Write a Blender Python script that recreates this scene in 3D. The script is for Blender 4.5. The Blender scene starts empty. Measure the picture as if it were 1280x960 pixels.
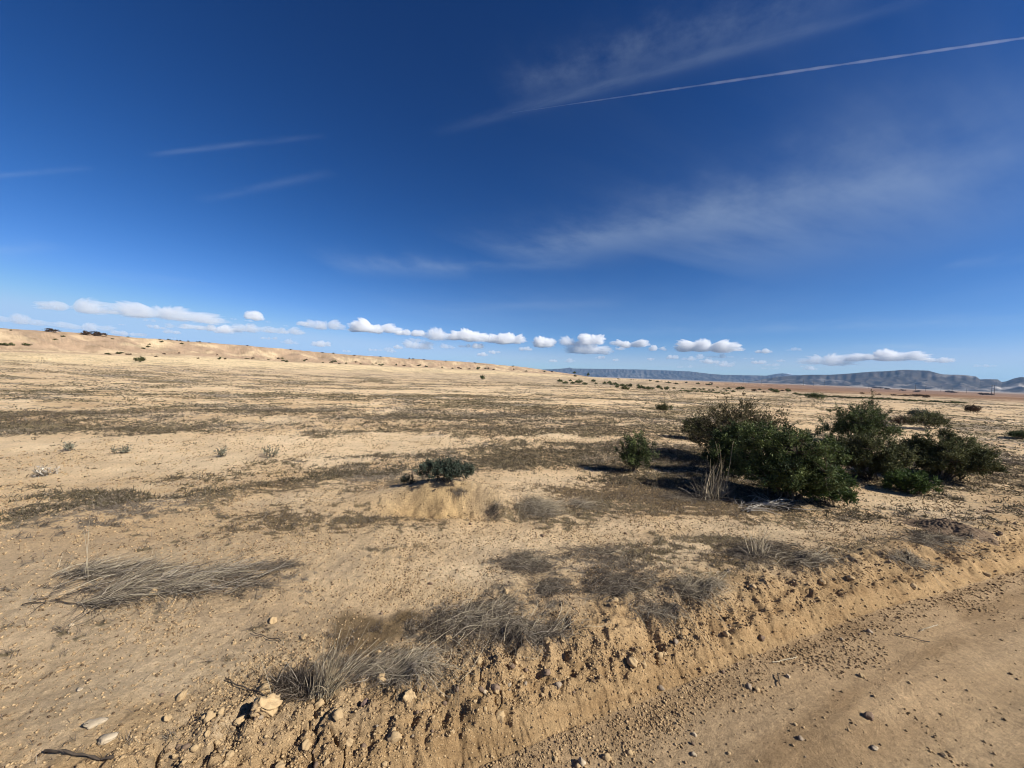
# Dry desert plain beside a graded dirt road, low ridge to one side, mesas far off.
import bpy, math, random
import numpy as np
from mathutils import Vector, Matrix, Euler

sc = bpy.context.scene
COL = sc.collection
PI = math.pi

# ------------------------------------------------------------------ camera
F = 480.0                       # focal length in pixels of the 1280 x 960 photograph
CAM_Z = 1.6
cam_d = bpy.data.cameras.new('camera')
cam = bpy.data.objects.new('camera', cam_d)
COL.objects.link(cam)
cam_d.sensor_width = 36.0
cam_d.lens = 36.0 * F / 1280.0
cam_d.clip_start = 0.05
cam_d.clip_end = 60000.0
ROLL, PITCH = math.radians(2.0), math.radians(-1.55)
Mrot = (Matrix.Rotation(PI / 2 + PITCH, 3, 'X') @ Matrix.Rotation(ROLL, 3, 'Z'))
cam.matrix_world = Matrix.Translation((0, 0, CAM_Z)) @ Mrot.to_4x4()
sc.camera = cam
MR = np.array(Mrot)

def ray(px, py):
    v = np.array([(px - 640.0) / F, (480.0 - py) / F, -1.0])
    d = MR @ v
    return d / np.linalg.norm(d)

# ------------------------------------------------------------------ noise
_G = np.array([[1, 0], [-1, 0], [0, 1], [0, -1], [.7071, .7071], [-.7071, .7071], [.7071, -.7071], [-.7071, -.7071],
               [.9239, .3827], [-.9239, .3827], [.9239, -.3827], [-.9239, -.3827], [.3827, .9239], [-.3827, .9239], [.3827, -.9239], [-.3827, -.9239]])

def _hash(ix, iy, seed):
    n = (ix.astype(np.int64) * 374761393 + iy.astype(np.int64) * 668265263 + seed * 974711) & 0xFFFFFFFF
    n = ((n ^ (n >> 13)) * 1274126177) & 0xFFFFFFFF
    n = ((n ^ (n >> 15)) * 2246822519) & 0xFFFFFFFF
    return n ^ (n >> 16)

def gnoise(x, y, seed=0):
    ix = np.floor(x); iy = np.floor(y)
    fx = x - ix; fy = y - iy
    u = fx * fx * fx * (fx * (fx * 6 - 15) + 10); v = fy * fy * fy * (fy * (fy * 6 - 15) + 10)
    def g(dx, dy):
        k = _hash(ix + dx, iy + dy, seed) & 15
        return _G[k, 0] * (fx - dx) + _G[k, 1] * (fy - dy)
    a = g(0, 0); b = g(1, 0); c = g(0, 1); d = g(1, 1)
    ab = a + u * (b - a); cd = c + u * (d - c)
    return (ab + v * (cd - ab)) * 1.5

def fbm(x, y, seed=0, oct=4, gain=0.5):
    s = 0; a = 1.0
    for i in range(oct):
        s = s + a * gnoise(x, y, seed + 17 * i)
        x = x * 2.03 + 13.7; y = y * 2.03 - 7.1; a *= gain
    return s

def worley(x, y, seed=0):
    ix = np.floor(x); iy = np.floor(y)
    f1 = np.full(x.shape, 9.0); f2 = np.full(x.shape, 9.0); idh = np.zeros(x.shape, np.int64)
    for dx in (-1, 0, 1):
        for dy in (-1, 0, 1):
            h = _hash(ix + dx, iy + dy, seed)
            qx = ix + dx + (h & 1023) / 1023.0; qy = iy + dy + ((h >> 10) & 1023) / 1023.0
            d = np.hypot(qx - x, qy - y)
            m = d < f1
            f2 = np.where(m, f1, np.minimum(f2, d))
            idh = np.where(m, h, idh); f1 = np.where(m, d, f1)
    return f1, f2, ((idh >> 20) & 1023) / 1023.0

def sst(a, b, x):
    t = np.clip((x - a) / (b - a), 0, 1)
    return t * t * (3 - 2 * t)

# ------------------------------------------------------------------ terrain
ROAD_Z = -0.11
def on_plane(px, py, z):
    d = ray(px, py); t = (z - CAM_Z) / d[2]
    return np.array([d[0] * t, d[1] * t])
_e = [on_plane(620, 955, ROAD_Z), on_plane(900, 838, ROAD_Z), on_plane(1275, 712, ROAD_Z)]
# the foot of the bank as y = c0 + c1 x + c2 x^2
_c = np.polyfit([p[0] for p in _e], [p[1] for p in _e], 2)
_c1 = (_e[2][1] - _e[0][1]) / (_e[2][0] - _e[0][0])
_dir = np.array([1.0, _c1]); _dir /= np.linalg.norm(_dir)
_nrm = np.array([-_dir[1], _dir[0]])

def road_sd(x, y):
    """along the road, and the distance from the foot of its bank (positive on the field side)"""
    s = (x - _e[0][0]) * _dir[0] + (y - _e[0][1]) * _dir[1]
    d = (x - _e[0][0]) * _nrm[0] + (y - _e[0][1]) * _nrm[1]
    # slight sag of the edge between the two ends
    smid = (_e[1] - _e[0]) @ _dir; dmid = (_e[1] - _e[0]) @ _nrm; sl = (_e[2] - _e[0]) @ _dir
    t = np.clip(s / sl, -0.3, 1.2)
    tm = smid / sl
    d = d - dmid * (t * (1 - t)) / (tm * (1 - tm)) * sst(-0.3, 0.0, t) * (1 - sst(1.0, 1.2, t))
    d = d + 0.022 * gnoise(s / 0.9, s * 0 + 3.3, 5) + 0.012 * gnoise(s / 0.23, s * 0 + 1.3, 6)
    return s, d

# crest of the low ridge: plan points with the crest's height above the plain
_rp = [(-40, 640, 416), (0, 75, 412), (75, 84, 415.5), (150, 95, 420), (300, 120, 431), (440, 160, 443.6), (600, 215, 453.7), (655, 240, 459.0), (700, 262, 465.5), (745, 290, 471.0)]
_rp = [(-330, 52, 395), (-150, 64, 404)] + _rp[1:]
RIDGE = []
for (px, Y, py) in _rp:
    d = ray(px, py); t = Y / d[1]
    RIDGE.append((d[0] * t, Y, CAM_Z + d[2] * t))
RIDGE = np.array(RIDGE)
RIDGE[-1, 2] = min(RIDGE[-1, 2], 1.0)

def ridge(x, y):
    best = np.full(x.shape, 1e9); sgn = np.ones(x.shape); C = np.zeros(x.shape); al = np.zeros(x.shape)
    acc = 0.0
    n = len(RIDGE) - 1
    for i in range(n):
        ax, ay, ah = RIDGE[i]; bx, by, bh = RIDGE[i + 1]
        dx, dy = bx - ax, by - ay; L2 = dx * dx + dy * dy; L = math.sqrt(L2)
        t = ((x - ax) * dx + (y - ay) * dy) / L2
        t = np.clip(t, 0.0, 1.0)
        ex = x - (ax + t * dx); ey = y - (ay + t * dy)
        dd = np.hypot(ex, ey)
        m = dd < best
        best = np.where(m, dd, best)
        s = (ex * dy - ey * dx)        # > 0 towards the camera's side
        sgn = np.where(m, np.sign(s), sgn)
        C = np.where(m, ah + t * (bh - ah), C)
        al = np.where(m, acc + t * L, al)
        acc += L
    e = best * np.where(sgn == 0, 1, sgn)
    return e, C, al

def hill_h(x, y, fine=True):
    e, C, al = ridge(x, y)
    C = np.maximum(C, 0.0)
    if fine:
        C = C * (1 + 0.03 * gnoise(al / 14, al * 0, 31) + 0.012 * gnoise(al / 3.5, al * 0, 32))
    foot = 0.36 * C
    gw = 1.0
    scarpw = 24.0
    g = 0
    if fine:
        g = 7.5 * np.abs(gnoise(al / 15 + e * 0.02, e / 40, 33)) + 4.5 * np.abs(gnoise(al / 6.1, e / 22, 34)) + 1.6 * np.abs(gnoise(al / 2.3, e / 9, 35))
    ee = e + g * sst(-2, 6, e) * (1 - sst(14, 26, e))
    t = np.clip(ee / scarpw, 0, 1)
    scarp = C + (foot - C) * (0.35 * t + 0.65 * t * t * (3 - 2 * t))
    t2 = np.clip((e - scarpw) / 62.0, 0, 1)
    apron = foot * (1 - t2) ** 1.8
    front = np.where(ee < scarpw, scarp, apron * 0 + foot * (1 - np.clip((ee - scarpw) / 62.0, 0, 1)) ** 1.8)
    back = C * (1 - 0.35 * sst(0, 220, -e)) + 0.25 * sst(0, 10, -e)
    return np.where(e < 0, back, front), e

def dome(x, y, cx, cy, rx, ry, p=1.0):
    q = ((x - cx) / rx) ** 2 + ((y - cy) / ry) ** 2
    return np.exp(-q * p)

MX, MY = on_plane(560, 640, 0.0)       # burrow mound (centre of the dug face)
def H0(x, y, fine=False):
    x = np.asarray(x, float); y = np.asarray(y, float)
    r = np.hypot(x, y)
    h, e = hill_h(x, y, fine)
    # the plain drops away gently to the right and far off
    h = h - 4.0 * sst(45, 620, y + 0.45 * x) * sst(-0.15, 0.9, x / (np.abs(y) + 8.0)) * (1 - sst(0.0, 3.0, h))
    h = h - 4.0 * sst(400, 1400, r) * (1 - sst(-0.15, 0.9, x / (np.abs(y) + 8.0))) * sst(0, 300, y) * 0.6
    # low swells
    h = h + 0.11 * gnoise(x / 9 + 2.2, y / 6.5, 41) * sst(5.0, 12, r) + 0.22 * gnoise(x / 31, y / 24, 42) * sst(14, 50, r)
    h = h + 0.035 * gnoise(x / 2.4, y / 2.1 + 9, 43)
    # burrow mound with a dug hollow in front of it
    mound = 0.27 * dome(x, y, MX - 0.08, MY + 0.36, 0.80, 0.36) + 0.07 * dome(x, y, MX + 0.75, MY + 0.25, 0.55, 0.40)
    cut = 0.15 * np.exp(-(((x - MX + 0.02) / 0.56) ** 4 + ((y - MY + 0.02) / 0.19) ** 4))
    cut2 = 0.05 * dome(x, y, MX - 0.62, MY - 0.02, 0.28, 0.16)
    h = h + mound - cut - cut2
    # road, bank and the rough lip beside it
    s, d = road_sd(x, y)
    near = 1 - sst(9, 16, r)
    lip = 0.035 * sst(0.10, 0.40, d) * (1 - sst(0.55, 1.15, d))
    hf = h + lip * near
    d = np.where(d > 0, np.maximum(d * (1 + .45 * gnoise(s / .8, d * 0 + 7.7, 45) + .25 * gnoise(s / .21, d / .3, 46)) , .001), d)
    faceh = ROAD_Z + (0 - ROAD_Z) * (0.68 * sst(-0.01, 0.11, d) + 0.32 * sst(0.08, 0.50, d))
    wr = sst(-0.02, 0.02, d)
    rut = lambda c_, w_: np.exp(-((d + c_ + .05 * gnoise(s / 2.2, d * 0, 47)) / w_) ** 2)
    hr = ROAD_Z - 0.03 * sst(0, 2.5, -d) - .022 * rut(.78, .17) + .014 * rut(1.06, .12) - .018 * rut(1.75, .2) + .012 * rut(.48, .12) + 0.008 * gnoise(x / 1.1, y / 1.1, 44)
    k = sst(0.02, 0.40, d)
    bank = faceh * (1 - k) + hf * k
    roadh = hr * (1 - sst(16, 30, r)) + h * sst(16, 30, r)
    return np.where(d < 0, np.where(d > -0.02, hr, roadh), bank)

def crumbs(x, y, cell, rmin, rmax, prob, seed):
    f1, f2, k = worley(x / cell, y / cell, seed)
    k2 = (k * 7.31) % 1.0
    R = (rmin + (rmax - rmin) * k2 * k2) / cell
    R = np.where(k < prob, R, 1e-6)
    q = np.clip(1 - (f1 / R) ** 2, 0, 1)
    return np.sqrt(q) * R * cell, q > 0

def spacing(r):
    return 0.0028 * np.maximum(r, 1.0) ** 1.3

def H(x, y):
    """full height of the ground"""
    x = np.asarray(x, float); y = np.asarray(y, float)
    shp = x.shape
    x = x.ravel(); y = y.ravel()
    h = H0(x, y, True)
    r = np.hypot(x, y)
    sp = spacing(r)
    s, d = road_sd(x, y)
    road = d < 0
    rough = sst(0.04, 0.12, d + 0.06 * gnoise(s / 0.25, d / 0.2, 49)) * (1 - sst(0.34, 0.62, d + 0.16 * gnoise(s / 0.45, d / 0.3, 50) + .08 * gnoise(s / .15, d / .12, 53)))
    face = sst(-0.01, 0.03, d) * (1 - sst(0.05, 0.13, d + 0.06 * gnoise(s / 0.25, d / 0.2, 49)))
    loose = sst(-0.30, -0.10, d + 0.08 * gnoise(s / 0.3, d / 0.3, 51)) * (1 - sst(-0.03, 0.01, d))
    field = 1 - np.maximum(rough, face) * 0.75
    field = np.where(road, 0.45, field)
    cut = np.exp(-(((x - MX) / 0.66) ** 4 + ((y - MY - 0.02) / 0.26) ** 4))
    def add(idx_lim, lam, amp, seed, fn=None):
        m = (lam / sp) > 2.4
        if not m.any():
            return
        w = sst(2.4, 5.0, lam / sp[m])
        v = gnoise(x[m] / lam + seed, y[m] / lam - seed, 60 + seed)
        h[m] += v * amp * w * (field[m] * (1.0 if lam > .1 else 1.5) + (1.8 if lam > .2 else 4.2) * rough[m] + 3.0 * cut[m])
    for lam, amp, sd in ((.75, .016, 1), (.34, .012, 2), (.16, .0075, 3), (.08, .0046, 4), (.042, .0028, 5), (.022, .0017, 6), (.012, .0008, 7)):
        add(None, lam, amp, sd)
    # mid-distance hummocks
    m = r > 4
    h[m] += 0.03 * gnoise(x[m] / 0.9, y[m] / 0.9, 71) * sst(4, 9, r[m]) * (1 - sst(60, 150, r[m])) + 0.045 * np.maximum(gnoise(x[m] / 2.1, y[m] / 1.7, 72), 0) * sst(5, 12, r[m])
    # clods and crumbs
    m = r < 9
    xm, ym, rm = x[m], y[m], r[m]
    dens = 0.55 + 0.45 * sst(-0.2, 0.5, gnoise(xm / 0.8, ym / 0.8, 80))
    rg = rough[m]; fc = face[m]; ls = loose[m]; rd = road[m]
    base = np.where(rd, 0.35, dens) * (1 - 0.45 * fc)
    c1, _ = crumbs(xm, ym, .21, .010, .040, .22, 81)
    c2, _ = crumbs(xm + 0.3 * gnoise(xm / .05, ym / .05, 90) * .03, ym, .11, .006, .024, .38, 82)
    c3, _ = crumbs(xm, ym, .055, .003, .012, .45, 83)
    c4, _ = crumbs(xm, ym, .028, .002, .006, .5, 84)
    lump = 0.75 + 0.5 * gnoise(xm / .014, ym / .014, 85)
    hh = c1 * (0.25 * (1 - rd) + 1.0 * rg) + c2 * (0.55 * base + 1.0 * rg + 0.8 * ls + .5 * fc) + c3 * (0.9 * base + rg * .8 + ls) + c4 * base * (1 - sst(4, 7, rm))
    hh = hh * lump * 0.8
    # dried cracks and broken plates of the lip
    f1, f2, k = worley(xm / .15 + .25 * gnoise(xm / .06, ym / .06, 91), ym / .15 + .25 * gnoise(xm / .06, ym / .06, 92), 86)
    crack = 1 - sst(0.0, 0.10, f2 - f1)
    plate = (k - 0.45) * 0.035 * sst(0.02, 0.16, f2 - f1)
    f1b, f2b, kb = worley(xm / .066, ym / .066, 87)
    sel = sst(-0.1, 0.25, gnoise(s[m] / 0.55, d[m] / 0.5, 88))
    sel = sel * sst(0.9, -0.3, s[m]) * sst(-.2, .3, gnoise(s[m] / .3, d[m] / .3, 97) + .1)
    hh += rg * (plate * (0.25 + .75 * sel) - 0.030 * crack * sel - 0.006 * (1 - sst(0, .14, f2b - f1b)) * sst(0, .5, gnoise(s[m] / .2, d[m] / .2, 98)))
    rid = 1 - np.abs(gnoise(s[m] / .11, d[m] / .16, 99)) * 2.2
    hh += rg * (.016 * np.maximum(rid, 0) + .012 * gnoise(s[m] / .045, d[m] / .06, 100))
    # fine down-slope runnels in the graded face
    sm, dm = s[m], d[m]
    g1 = gnoise(sm / .028 + dm * 4, dm / .16, 89); g2 = gnoise(sm / .060 - dm * 2, dm / .22, 93)
    hh += fc * (-0.010 * sst(0.10, 0.5, g1) - 0.011 * sst(0.1, .5, g2) + .012 * gnoise(sm / .09, dm / .08, 48) + .002 * gnoise(sm / .012, dm / .012, 94))
    # tyre-swept streaks along the road
    hh += np.where(rd, 0.003 * gnoise(sm / .9, dm / .05, 95) + 0.006 * gnoise(sm / 2.5, dm / .22, 96), 0)
    h[m] += hh * (1 - sst(6.5, 9, rm))
    return h.reshape(shp)

def P(px, py):
    """the point of the ground seen at a pixel"""
    for k_ in range(12):
        q = _P(px, py + .5 * k_)
        if q is not None and (k_ > 0 or True):
            return q
    return None

def _P(px, py):
    d = ray(px, py)
    t = np.concatenate([np.linspace(1.0, 12, 1200), 12 * 1.002 ** np.arange(1, 3200)])
    z = CAM_Z + d[2] * t
    g = H0(d[0] * t, d[1] * t, True)
    i = np.nonzero(z < g)[0]
    if len(i) == 0:
        return None
    i = i[0]
    tt = t[i]
    if i > 0:
        a, b = t[i - 1], t[i]
        fa = z[i - 1] - g[i - 1]; fb = z[i] - g[i]
        tt = a + (b - a) * fa / (fa - fb)
    return np.array([d[0] * tt, d[1] * tt, CAM_Z + d[2] * tt])

def ground_z(x, y):
    return float(H(np.array([x]), np.array([y]))[0])

# ------------------------------------------------------------------ object helpers
def make_mesh(name, verts, faces, smooth=False, tint=None, col=None):
    """faces: int array (n, k)"""
    verts = np.ascontiguousarray(verts, np.float32); faces = np.ascontiguousarray(faces, np.int32)
    me = bpy.data.meshes.new(name)
    n, k = faces.shape
    me.vertices.add(len(verts)); me.vertices.foreach_set('co', verts.ravel())
    me.loops.add(n * k); me.loops.foreach_set('vertex_index', faces.ravel())
    me.polygons.add(n); me.polygons.foreach_set('loop_start', np.arange(0, n * k, k, dtype=np.int32))
    if smooth:
        me.polygons.foreach_set('use_smooth', np.ones(n, bool))
    me.update(calc_edges=True)
    if tint is not None:
        a = me.attributes.new('tint', 'FLOAT', 'POINT'); a.data.foreach_set('value', np.ascontiguousarray(tint, np.float32))
    if col is not None:
        a = me.attributes.new('col', 'FLOAT_COLOR', 'POINT')
        c4 = np.ones((len(verts), 4), np.float32); c4[:, :3] = col
        a.data.foreach_set('color', c4.ravel())
    return me

def link(name, me, mat=None, parent=None, loc=(0, 0, 0)):
    o = bpy.data.objects.new(name, me)
    COL.objects.link(o)
    o.location = loc
    if mat is not None and me is not None and len(me.materials) == 0:
        me.materials.append(mat)
    if parent is not None:
        o.parent = parent
    return o

def tag(o, label=None, cat=None, group=None, kind=None):
    if label: o['label'] = label
    if cat: o['category'] = cat
    if group: o['group'] = group
    if kind: o['kind'] = kind
    return o

def empty(name, loc, rz=0.0):
    o = bpy.data.objects.new(name, None)
    COL.objects.link(o); o.location = loc; o.rotation_euler = (0, 0, rz); o.empty_display_size = 0.1
    return o

def copy_tree(src, loc, rz, scale=1.0):
    c = src.copy(); COL.objects.link(c)
    c.location = loc; c.rotation_euler = (0, 0, rz); c.scale = (scale,) * 3 if not hasattr(scale, '__len__') else scale
    for ch in list(src.children):
        d = ch.copy(); COL.objects.link(d); d.parent = c
    return c

def tubes(pts, rad, k=3):
    """pts (N,S,3), rad (N,S): many thin tapered tubes as one vertex / face set"""
    N, S, _ = pts.shape
    tan = np.gradient(pts, axis=1)
    tan /= np.linalg.norm(tan, axis=2, keepdims=True) + 1e-9
    ref = np.where(np.abs(tan[..., 2:3]) > 0.9, np.array([1.0, 0, 0]), np.array([0, 0, 1.0]))
    a = np.cross(tan, ref); a /= np.linalg.norm(a, axis=2, keepdims=True) + 1e-9
    b = np.cross(tan, a)
    ang = np.arange(k) * 2 * PI / k
    v = pts[:, :, None, :] + rad[:, :, None, None] * (a[:, :, None, :] * np.cos(ang)[None, None, :, None] + b[:, :, None, :] * np.sin(ang)[None, None, :, None])
    v = v.reshape(-1, 3)
    n0 = (np.arange(N) * S * k)[:, None, None]; s0 = (np.arange(S - 1) * k)[None, :, None]; j = np.arange(k)[None, None, :]
    j2 = (j + 1) % k
    f = np.stack(np.broadcast_arrays(n0 + s0 + j, n0 + s0 + j2, n0 + s0 + k + j2, n0 + s0 + k + j), axis=-1).reshape(-1, 4)
    return v, f
# ------------------------------------------------------------------ materials
def new_mat(name):
    m = bpy.data.materials.new(name); m.use_nodes = True
    nt = m.node_tree; nt.nodes.clear()
    out = nt.nodes.new('ShaderNodeOutputMaterial')
    return m, nt, out

def nd(nt, typ, **kw):
    n = nt.nodes.new(typ)
    for k, v in kw.items():
        if k.startswith('i_'):
            n.inputs[k[2:]].default_value = v
        else:
            setattr(n, k, v)
    return n

def math_n(nt, op, a, b=None, c=None, clamp=False):
    n = nt.nodes.new('ShaderNodeMath'); n.operation = op; n.use_clamp = clamp
    for i, v in enumerate((a, b, c)):
        if v is None: continue
        if isinstance(v, (int, float)): n.inputs[i].default_value = v
        else: nt.links.new(v, n.inputs[i])
    return n.outputs[0]

def ramp(nt, fac, stops):
    n = nt.nodes.new('ShaderNodeValToRGB')
    el = n.color_ramp.elements
    while len(el) < len(stops): el.new(0.5)
    for e, (p, c) in zip(el, stops):
        e.position = p; e.color = (*c, 1) if len(c) == 3 else c
    nt.links.new(fac, n.inputs[0])
    return n.outputs[0]

def ground_material():
    m, nt, out = new_mat('dry_soil')
    at = nd(nt, 'ShaderNodeAttribute', attribute_name='col')
    tc = nd(nt, 'ShaderNodeTexCoord')
    n1 = nd(nt, 'ShaderNodeTexNoise', i_Scale=38.0, i_Detail=6.0, i_Roughness=0.7); nt.links.new(tc.outputs['Object'], n1.inputs['Vector'])
    n2 = nd(nt, 'ShaderNodeTexNoise', i_Scale=210.0, i_Detail=4.0, i_Roughness=0.75); nt.links.new(tc.outputs['Object'], n2.inputs['Vector'])
    n3 = nd(nt, 'ShaderNodeTexNoise', i_Scale=3.1, i_Detail=5.0, i_Roughness=0.65); nt.links.new(tc.outputs['Object'], n3.inputs['Vector'])
    f = math_n(nt, 'MULTIPLY_ADD', n1.outputs[0], 1.25, 0.38)
    f = math_n(nt, 'MULTIPLY', f, math_n(nt, 'MULTIPLY_ADD', n2.outputs[0], 1.15, 0.43))
    f = math_n(nt, 'MULTIPLY', f, math_n(nt, 'MULTIPLY_ADD', n3.outputs[0], 0.6, 0.70))
    n6 = nd(nt, 'ShaderNodeTexNoise', i_Scale=0.42, i_Detail=9.0, i_Roughness=0.72); nt.links.new(tc.outputs['Object'], n6.inputs['Vector'])
    f = math_n(nt, 'MULTIPLY', f, math_n(nt, 'MULTIPLY_ADD', n6.outputs[0], 0.9, 0.55))
    mul = nd(nt, 'ShaderNodeVectorMath', operation='SCALE')
    nt.links.new(at.outputs['Color'], mul.inputs[0]); nt.links.new(f, mul.inputs['Scale'])
    bs = nd(nt, 'ShaderNodeBsdfPrincipled', i_Roughness=0.96)
    bs.inputs['Specular IOR Level'].default_value = 0.12
    nt.links.new(mul.outputs[0], bs.inputs['Base Color'])
    n4 = nd(nt, 'ShaderNodeTexNoise', i_Scale=260.0, i_Detail=5.0, i_Roughness=0.8); nt.links.new(tc.outputs['Object'], n4.inputs['Vector'])
    bp = nd(nt, 'ShaderNodeBump', i_Strength=0.7, i_Distance=0.010); nt.links.new(n4.outputs[0], bp.inputs['Height'])
    n5 = nd(nt, 'ShaderNodeTexNoise', i_Scale=70.0, i_Detail=6.0, i_Roughness=0.75); nt.links.new(tc.outputs['Object'], n5.inputs['Vector'])
    bp2 = nd(nt, 'ShaderNodeBump', i_Strength=0.85, i_Distance=0.036); nt.links.new(n5.outputs[0], bp2.inputs['Height']); nt.links.new(bp.outputs[0], bp2.inputs['Normal'])
    nt.links.new(bp2.outputs[0], bs.inputs['Normal'])
    nt.links.new(bs.outputs[0], out.inputs[0])
    return m

def tint_material(name, dark, light, rough=0.85, transl=0.0, spec=0.2, mid=None):
    """colour varies from blade to blade through the attribute 'tint'"""
    m, nt, out = new_mat(name)
    at = nd(nt, 'ShaderNodeAttribute', attribute_name='tint')
    stops = [(0.0, dark), (1.0, light)] if mid is None else [(0.0, dark), (0.5, mid), (1.0, light)]
    c = ramp(nt, at.outputs['Fac'], stops)
    bs = nd(nt, 'ShaderNodeBsdfPrincipled', i_Roughness=rough)
    bs.inputs['Specular IOR Level'].default_value = spec
    nt.links.new(c, bs.inputs['Base Color'])
    if transl > 0:
        tr = nd(nt, 'ShaderNodeBsdfTranslucent'); nt.links.new(c, tr.inputs[0])
        mx = nd(nt, 'ShaderNodeMixShader'); mx.inputs[0].default_value = transl
        nt.links.new(bs.outputs[0], mx.inputs[1]); nt.links.new(tr.outputs[0], mx.inputs[2])
        nt.links.new(mx.outputs[0], out.inputs[0])
    else:
        nt.links.new(bs.outputs[0], out.inputs[0])
    return m

def rock_material(name, c1, c2, scale=30.0):
    m, nt, out = new_mat(name)
    tc = nd(nt, 'ShaderNodeTexCoord')
    n1 = nd(nt, 'ShaderNodeTexNoise', i_Scale=scale, i_Detail=6.0, i_Roughness=0.7); nt.links.new(tc.outputs['Object'], n1.inputs['Vector'])
    c = ramp(nt, n1.outputs[0], [(0.3, c1), (0.7, c2)])
    bs = nd(nt, 'ShaderNodeBsdfPrincipled', i_Roughness=0.95); bs.inputs['Specular IOR Level'].default_value = 0.15
    nt.links.new(c, bs.inputs['Base Color'])
    n2 = nd(nt, 'ShaderNodeTexNoise', i_Scale=scale * 6, i_Detail=4.0); nt.links.new(tc.outputs['Object'], n2.inputs['Vector'])
    bp = nd(nt, 'ShaderNodeBump', i_Strength=0.6, i_Distance=0.004); nt.links.new(n2.outputs[0], bp.inputs['Height'])
    nt.links.new(bp.outputs[0], bs.inputs['Normal'])
    nt.links.new(bs.outputs[0], out.inputs[0])
    return m

def volume_material(name, color, density, aniso=0.0):
    m, nt, out = new_mat(name)
    v = nd(nt, 'ShaderNodeVolumePrincipled')
    v.inputs['Color'].default_value = (*color, 1); v.inputs['Density'].default_value = density
    v.inputs['Anisotropy'].default_value = aniso
    nt.links.new(v.outputs[0], out.inputs['Volume'])
    return m
# ------------------------------------------------------------------ light and sky
SUN_AZ, SUN_EL = math.radians(114.0), math.radians(36.0)      # azimuth clockwise from the viewing direction
sdir = Vector((math.sin(SUN_AZ) * math.cos(SUN_EL), math.cos(SUN_AZ) * math.cos(SUN_EL), math.sin(SUN_EL)))
sl = bpy.data.lights.new('sun', 'SUN'); sl.energy = 5.0; sl.angle = math.radians(0.53); sl.color = (1.0, 0.955, 0.87)
so = bpy.data.objects.new('sun', sl); COL.objects.link(so)
so.rotation_euler = sdir.to_track_quat('Z', 'Y').to_euler(); so.location = sdir * 50

world = bpy.data.worlds.new('World'); sc.world = world; world.use_nodes = True
wn = world.node_tree; wn.nodes.clear()
wout = nd(wn, 'ShaderNodeOutputWorld'); bg = nd(wn, 'ShaderNodeBackground'); bg.inputs['Strength'].default_value = 0.06
wn.links.new(bg.outputs[0], wout.inputs[0])
sky = nd(wn, 'ShaderNodeTexSky', sky_type='NISHITA'); sky.sun_disc = False
sky.sun_elevation = SUN_EL; sky.sun_rotation = SUN_AZ
sky.altitude = 1700; sky.air_density = 1.0; sky.dust_density = 0.1; sky.ozone_density = 2.4
# thin ice clouds plus one added low brightening: bands on a level sheet, each a soft streak broken by stretched noise
tcw = nd(wn, 'ShaderNodeTexCoord')
sep = nd(wn, 'ShaderNodeSeparateXYZ'); wn.links.new(tcw.outputs['Generated'], sep.inputs[0])
zc = math_n(wn, 'MAXIMUM', sep.outputs[2], 0.012)
px_ = math_n(wn, 'DIVIDE', sep.outputs[0], zc); py_ = math_n(wn, 'DIVIDE', sep.outputs[1], zc)
comb = nd(wn, 'ShaderNodeCombineXYZ'); wn.links.new(px_, comb.inputs[0]); wn.links.new(py_, comb.inputs[1])
def sheet(px, py):
    d = ray(px, py); return np.array([d[0] / d[2], d[1] / d[2]])
total = None
# (end pixel, end pixel, half width in pixels at the middle, strength, noise stretch along, across, seed)
BANDS = [
    ((620, 326), (1330, 180), 46, 0.40, 2.6, 1.7, 1.0),
    ((860, 335), (1480, 175), 85, 0.28, 2.0, 1.5, 2.0),
    ((540, 168), (1190, -12), 9, 0.15, 2.4, 1.0, 3.0),
    ((620, 120), (1120, -20), 44, 0.15, 5.0, 3.0, 4.0),
    ((400, 330), (590, 338), 14, 0.24, 2.2, 1.8, 5.0),
    ((520, 336), (740, 330), 7, 0.12, 2.0, 1.6, 6.0),
    ((180, 195), (410, 168), 4.0, 0.16, 1.2, 0.6, 7.0),
    ((245, 252), (420, 214), 6.5, 0.11, 1.2, 0.6, 8.0),
    ((-80, 228), (120, 209), 4.0, 0.13, 1.2, 0.6, 9.0),
    ((-60, 326), (70, 302), 13, 0.15, 1.2, 0.8, 10.0),
    ((740, 416), (1000, 412), 8, 0.16, 2.4, 1.6, 11.0),
    ((940, 412), (1360, 398), 8, 0.20, 2.4, 1.6, 12.0),
    ((1050, 434), (1160, 432), 3, 0.34, 1.6, 0.7, 13.0),
    ((1130, 433), (1225, 439), 3, 0.26, 1.6, 0.7, 14.0),
    ((1180, 330), (1310, 320), 9, 0.14, 1.0, 1.0, 15.0),
    ((540, 388), (780, 378), 6, 0.10, 1.0, 1.4, 16.0),
    ((420, 408), (1500, 372), 34, 0.16, 1.6, 1.2, 18.0),  # broad faint band added to brighten the low sky
    ((130, 345), (260, 351), 7, 0.10, 1.0, 1.4, 17.0),
]
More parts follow.
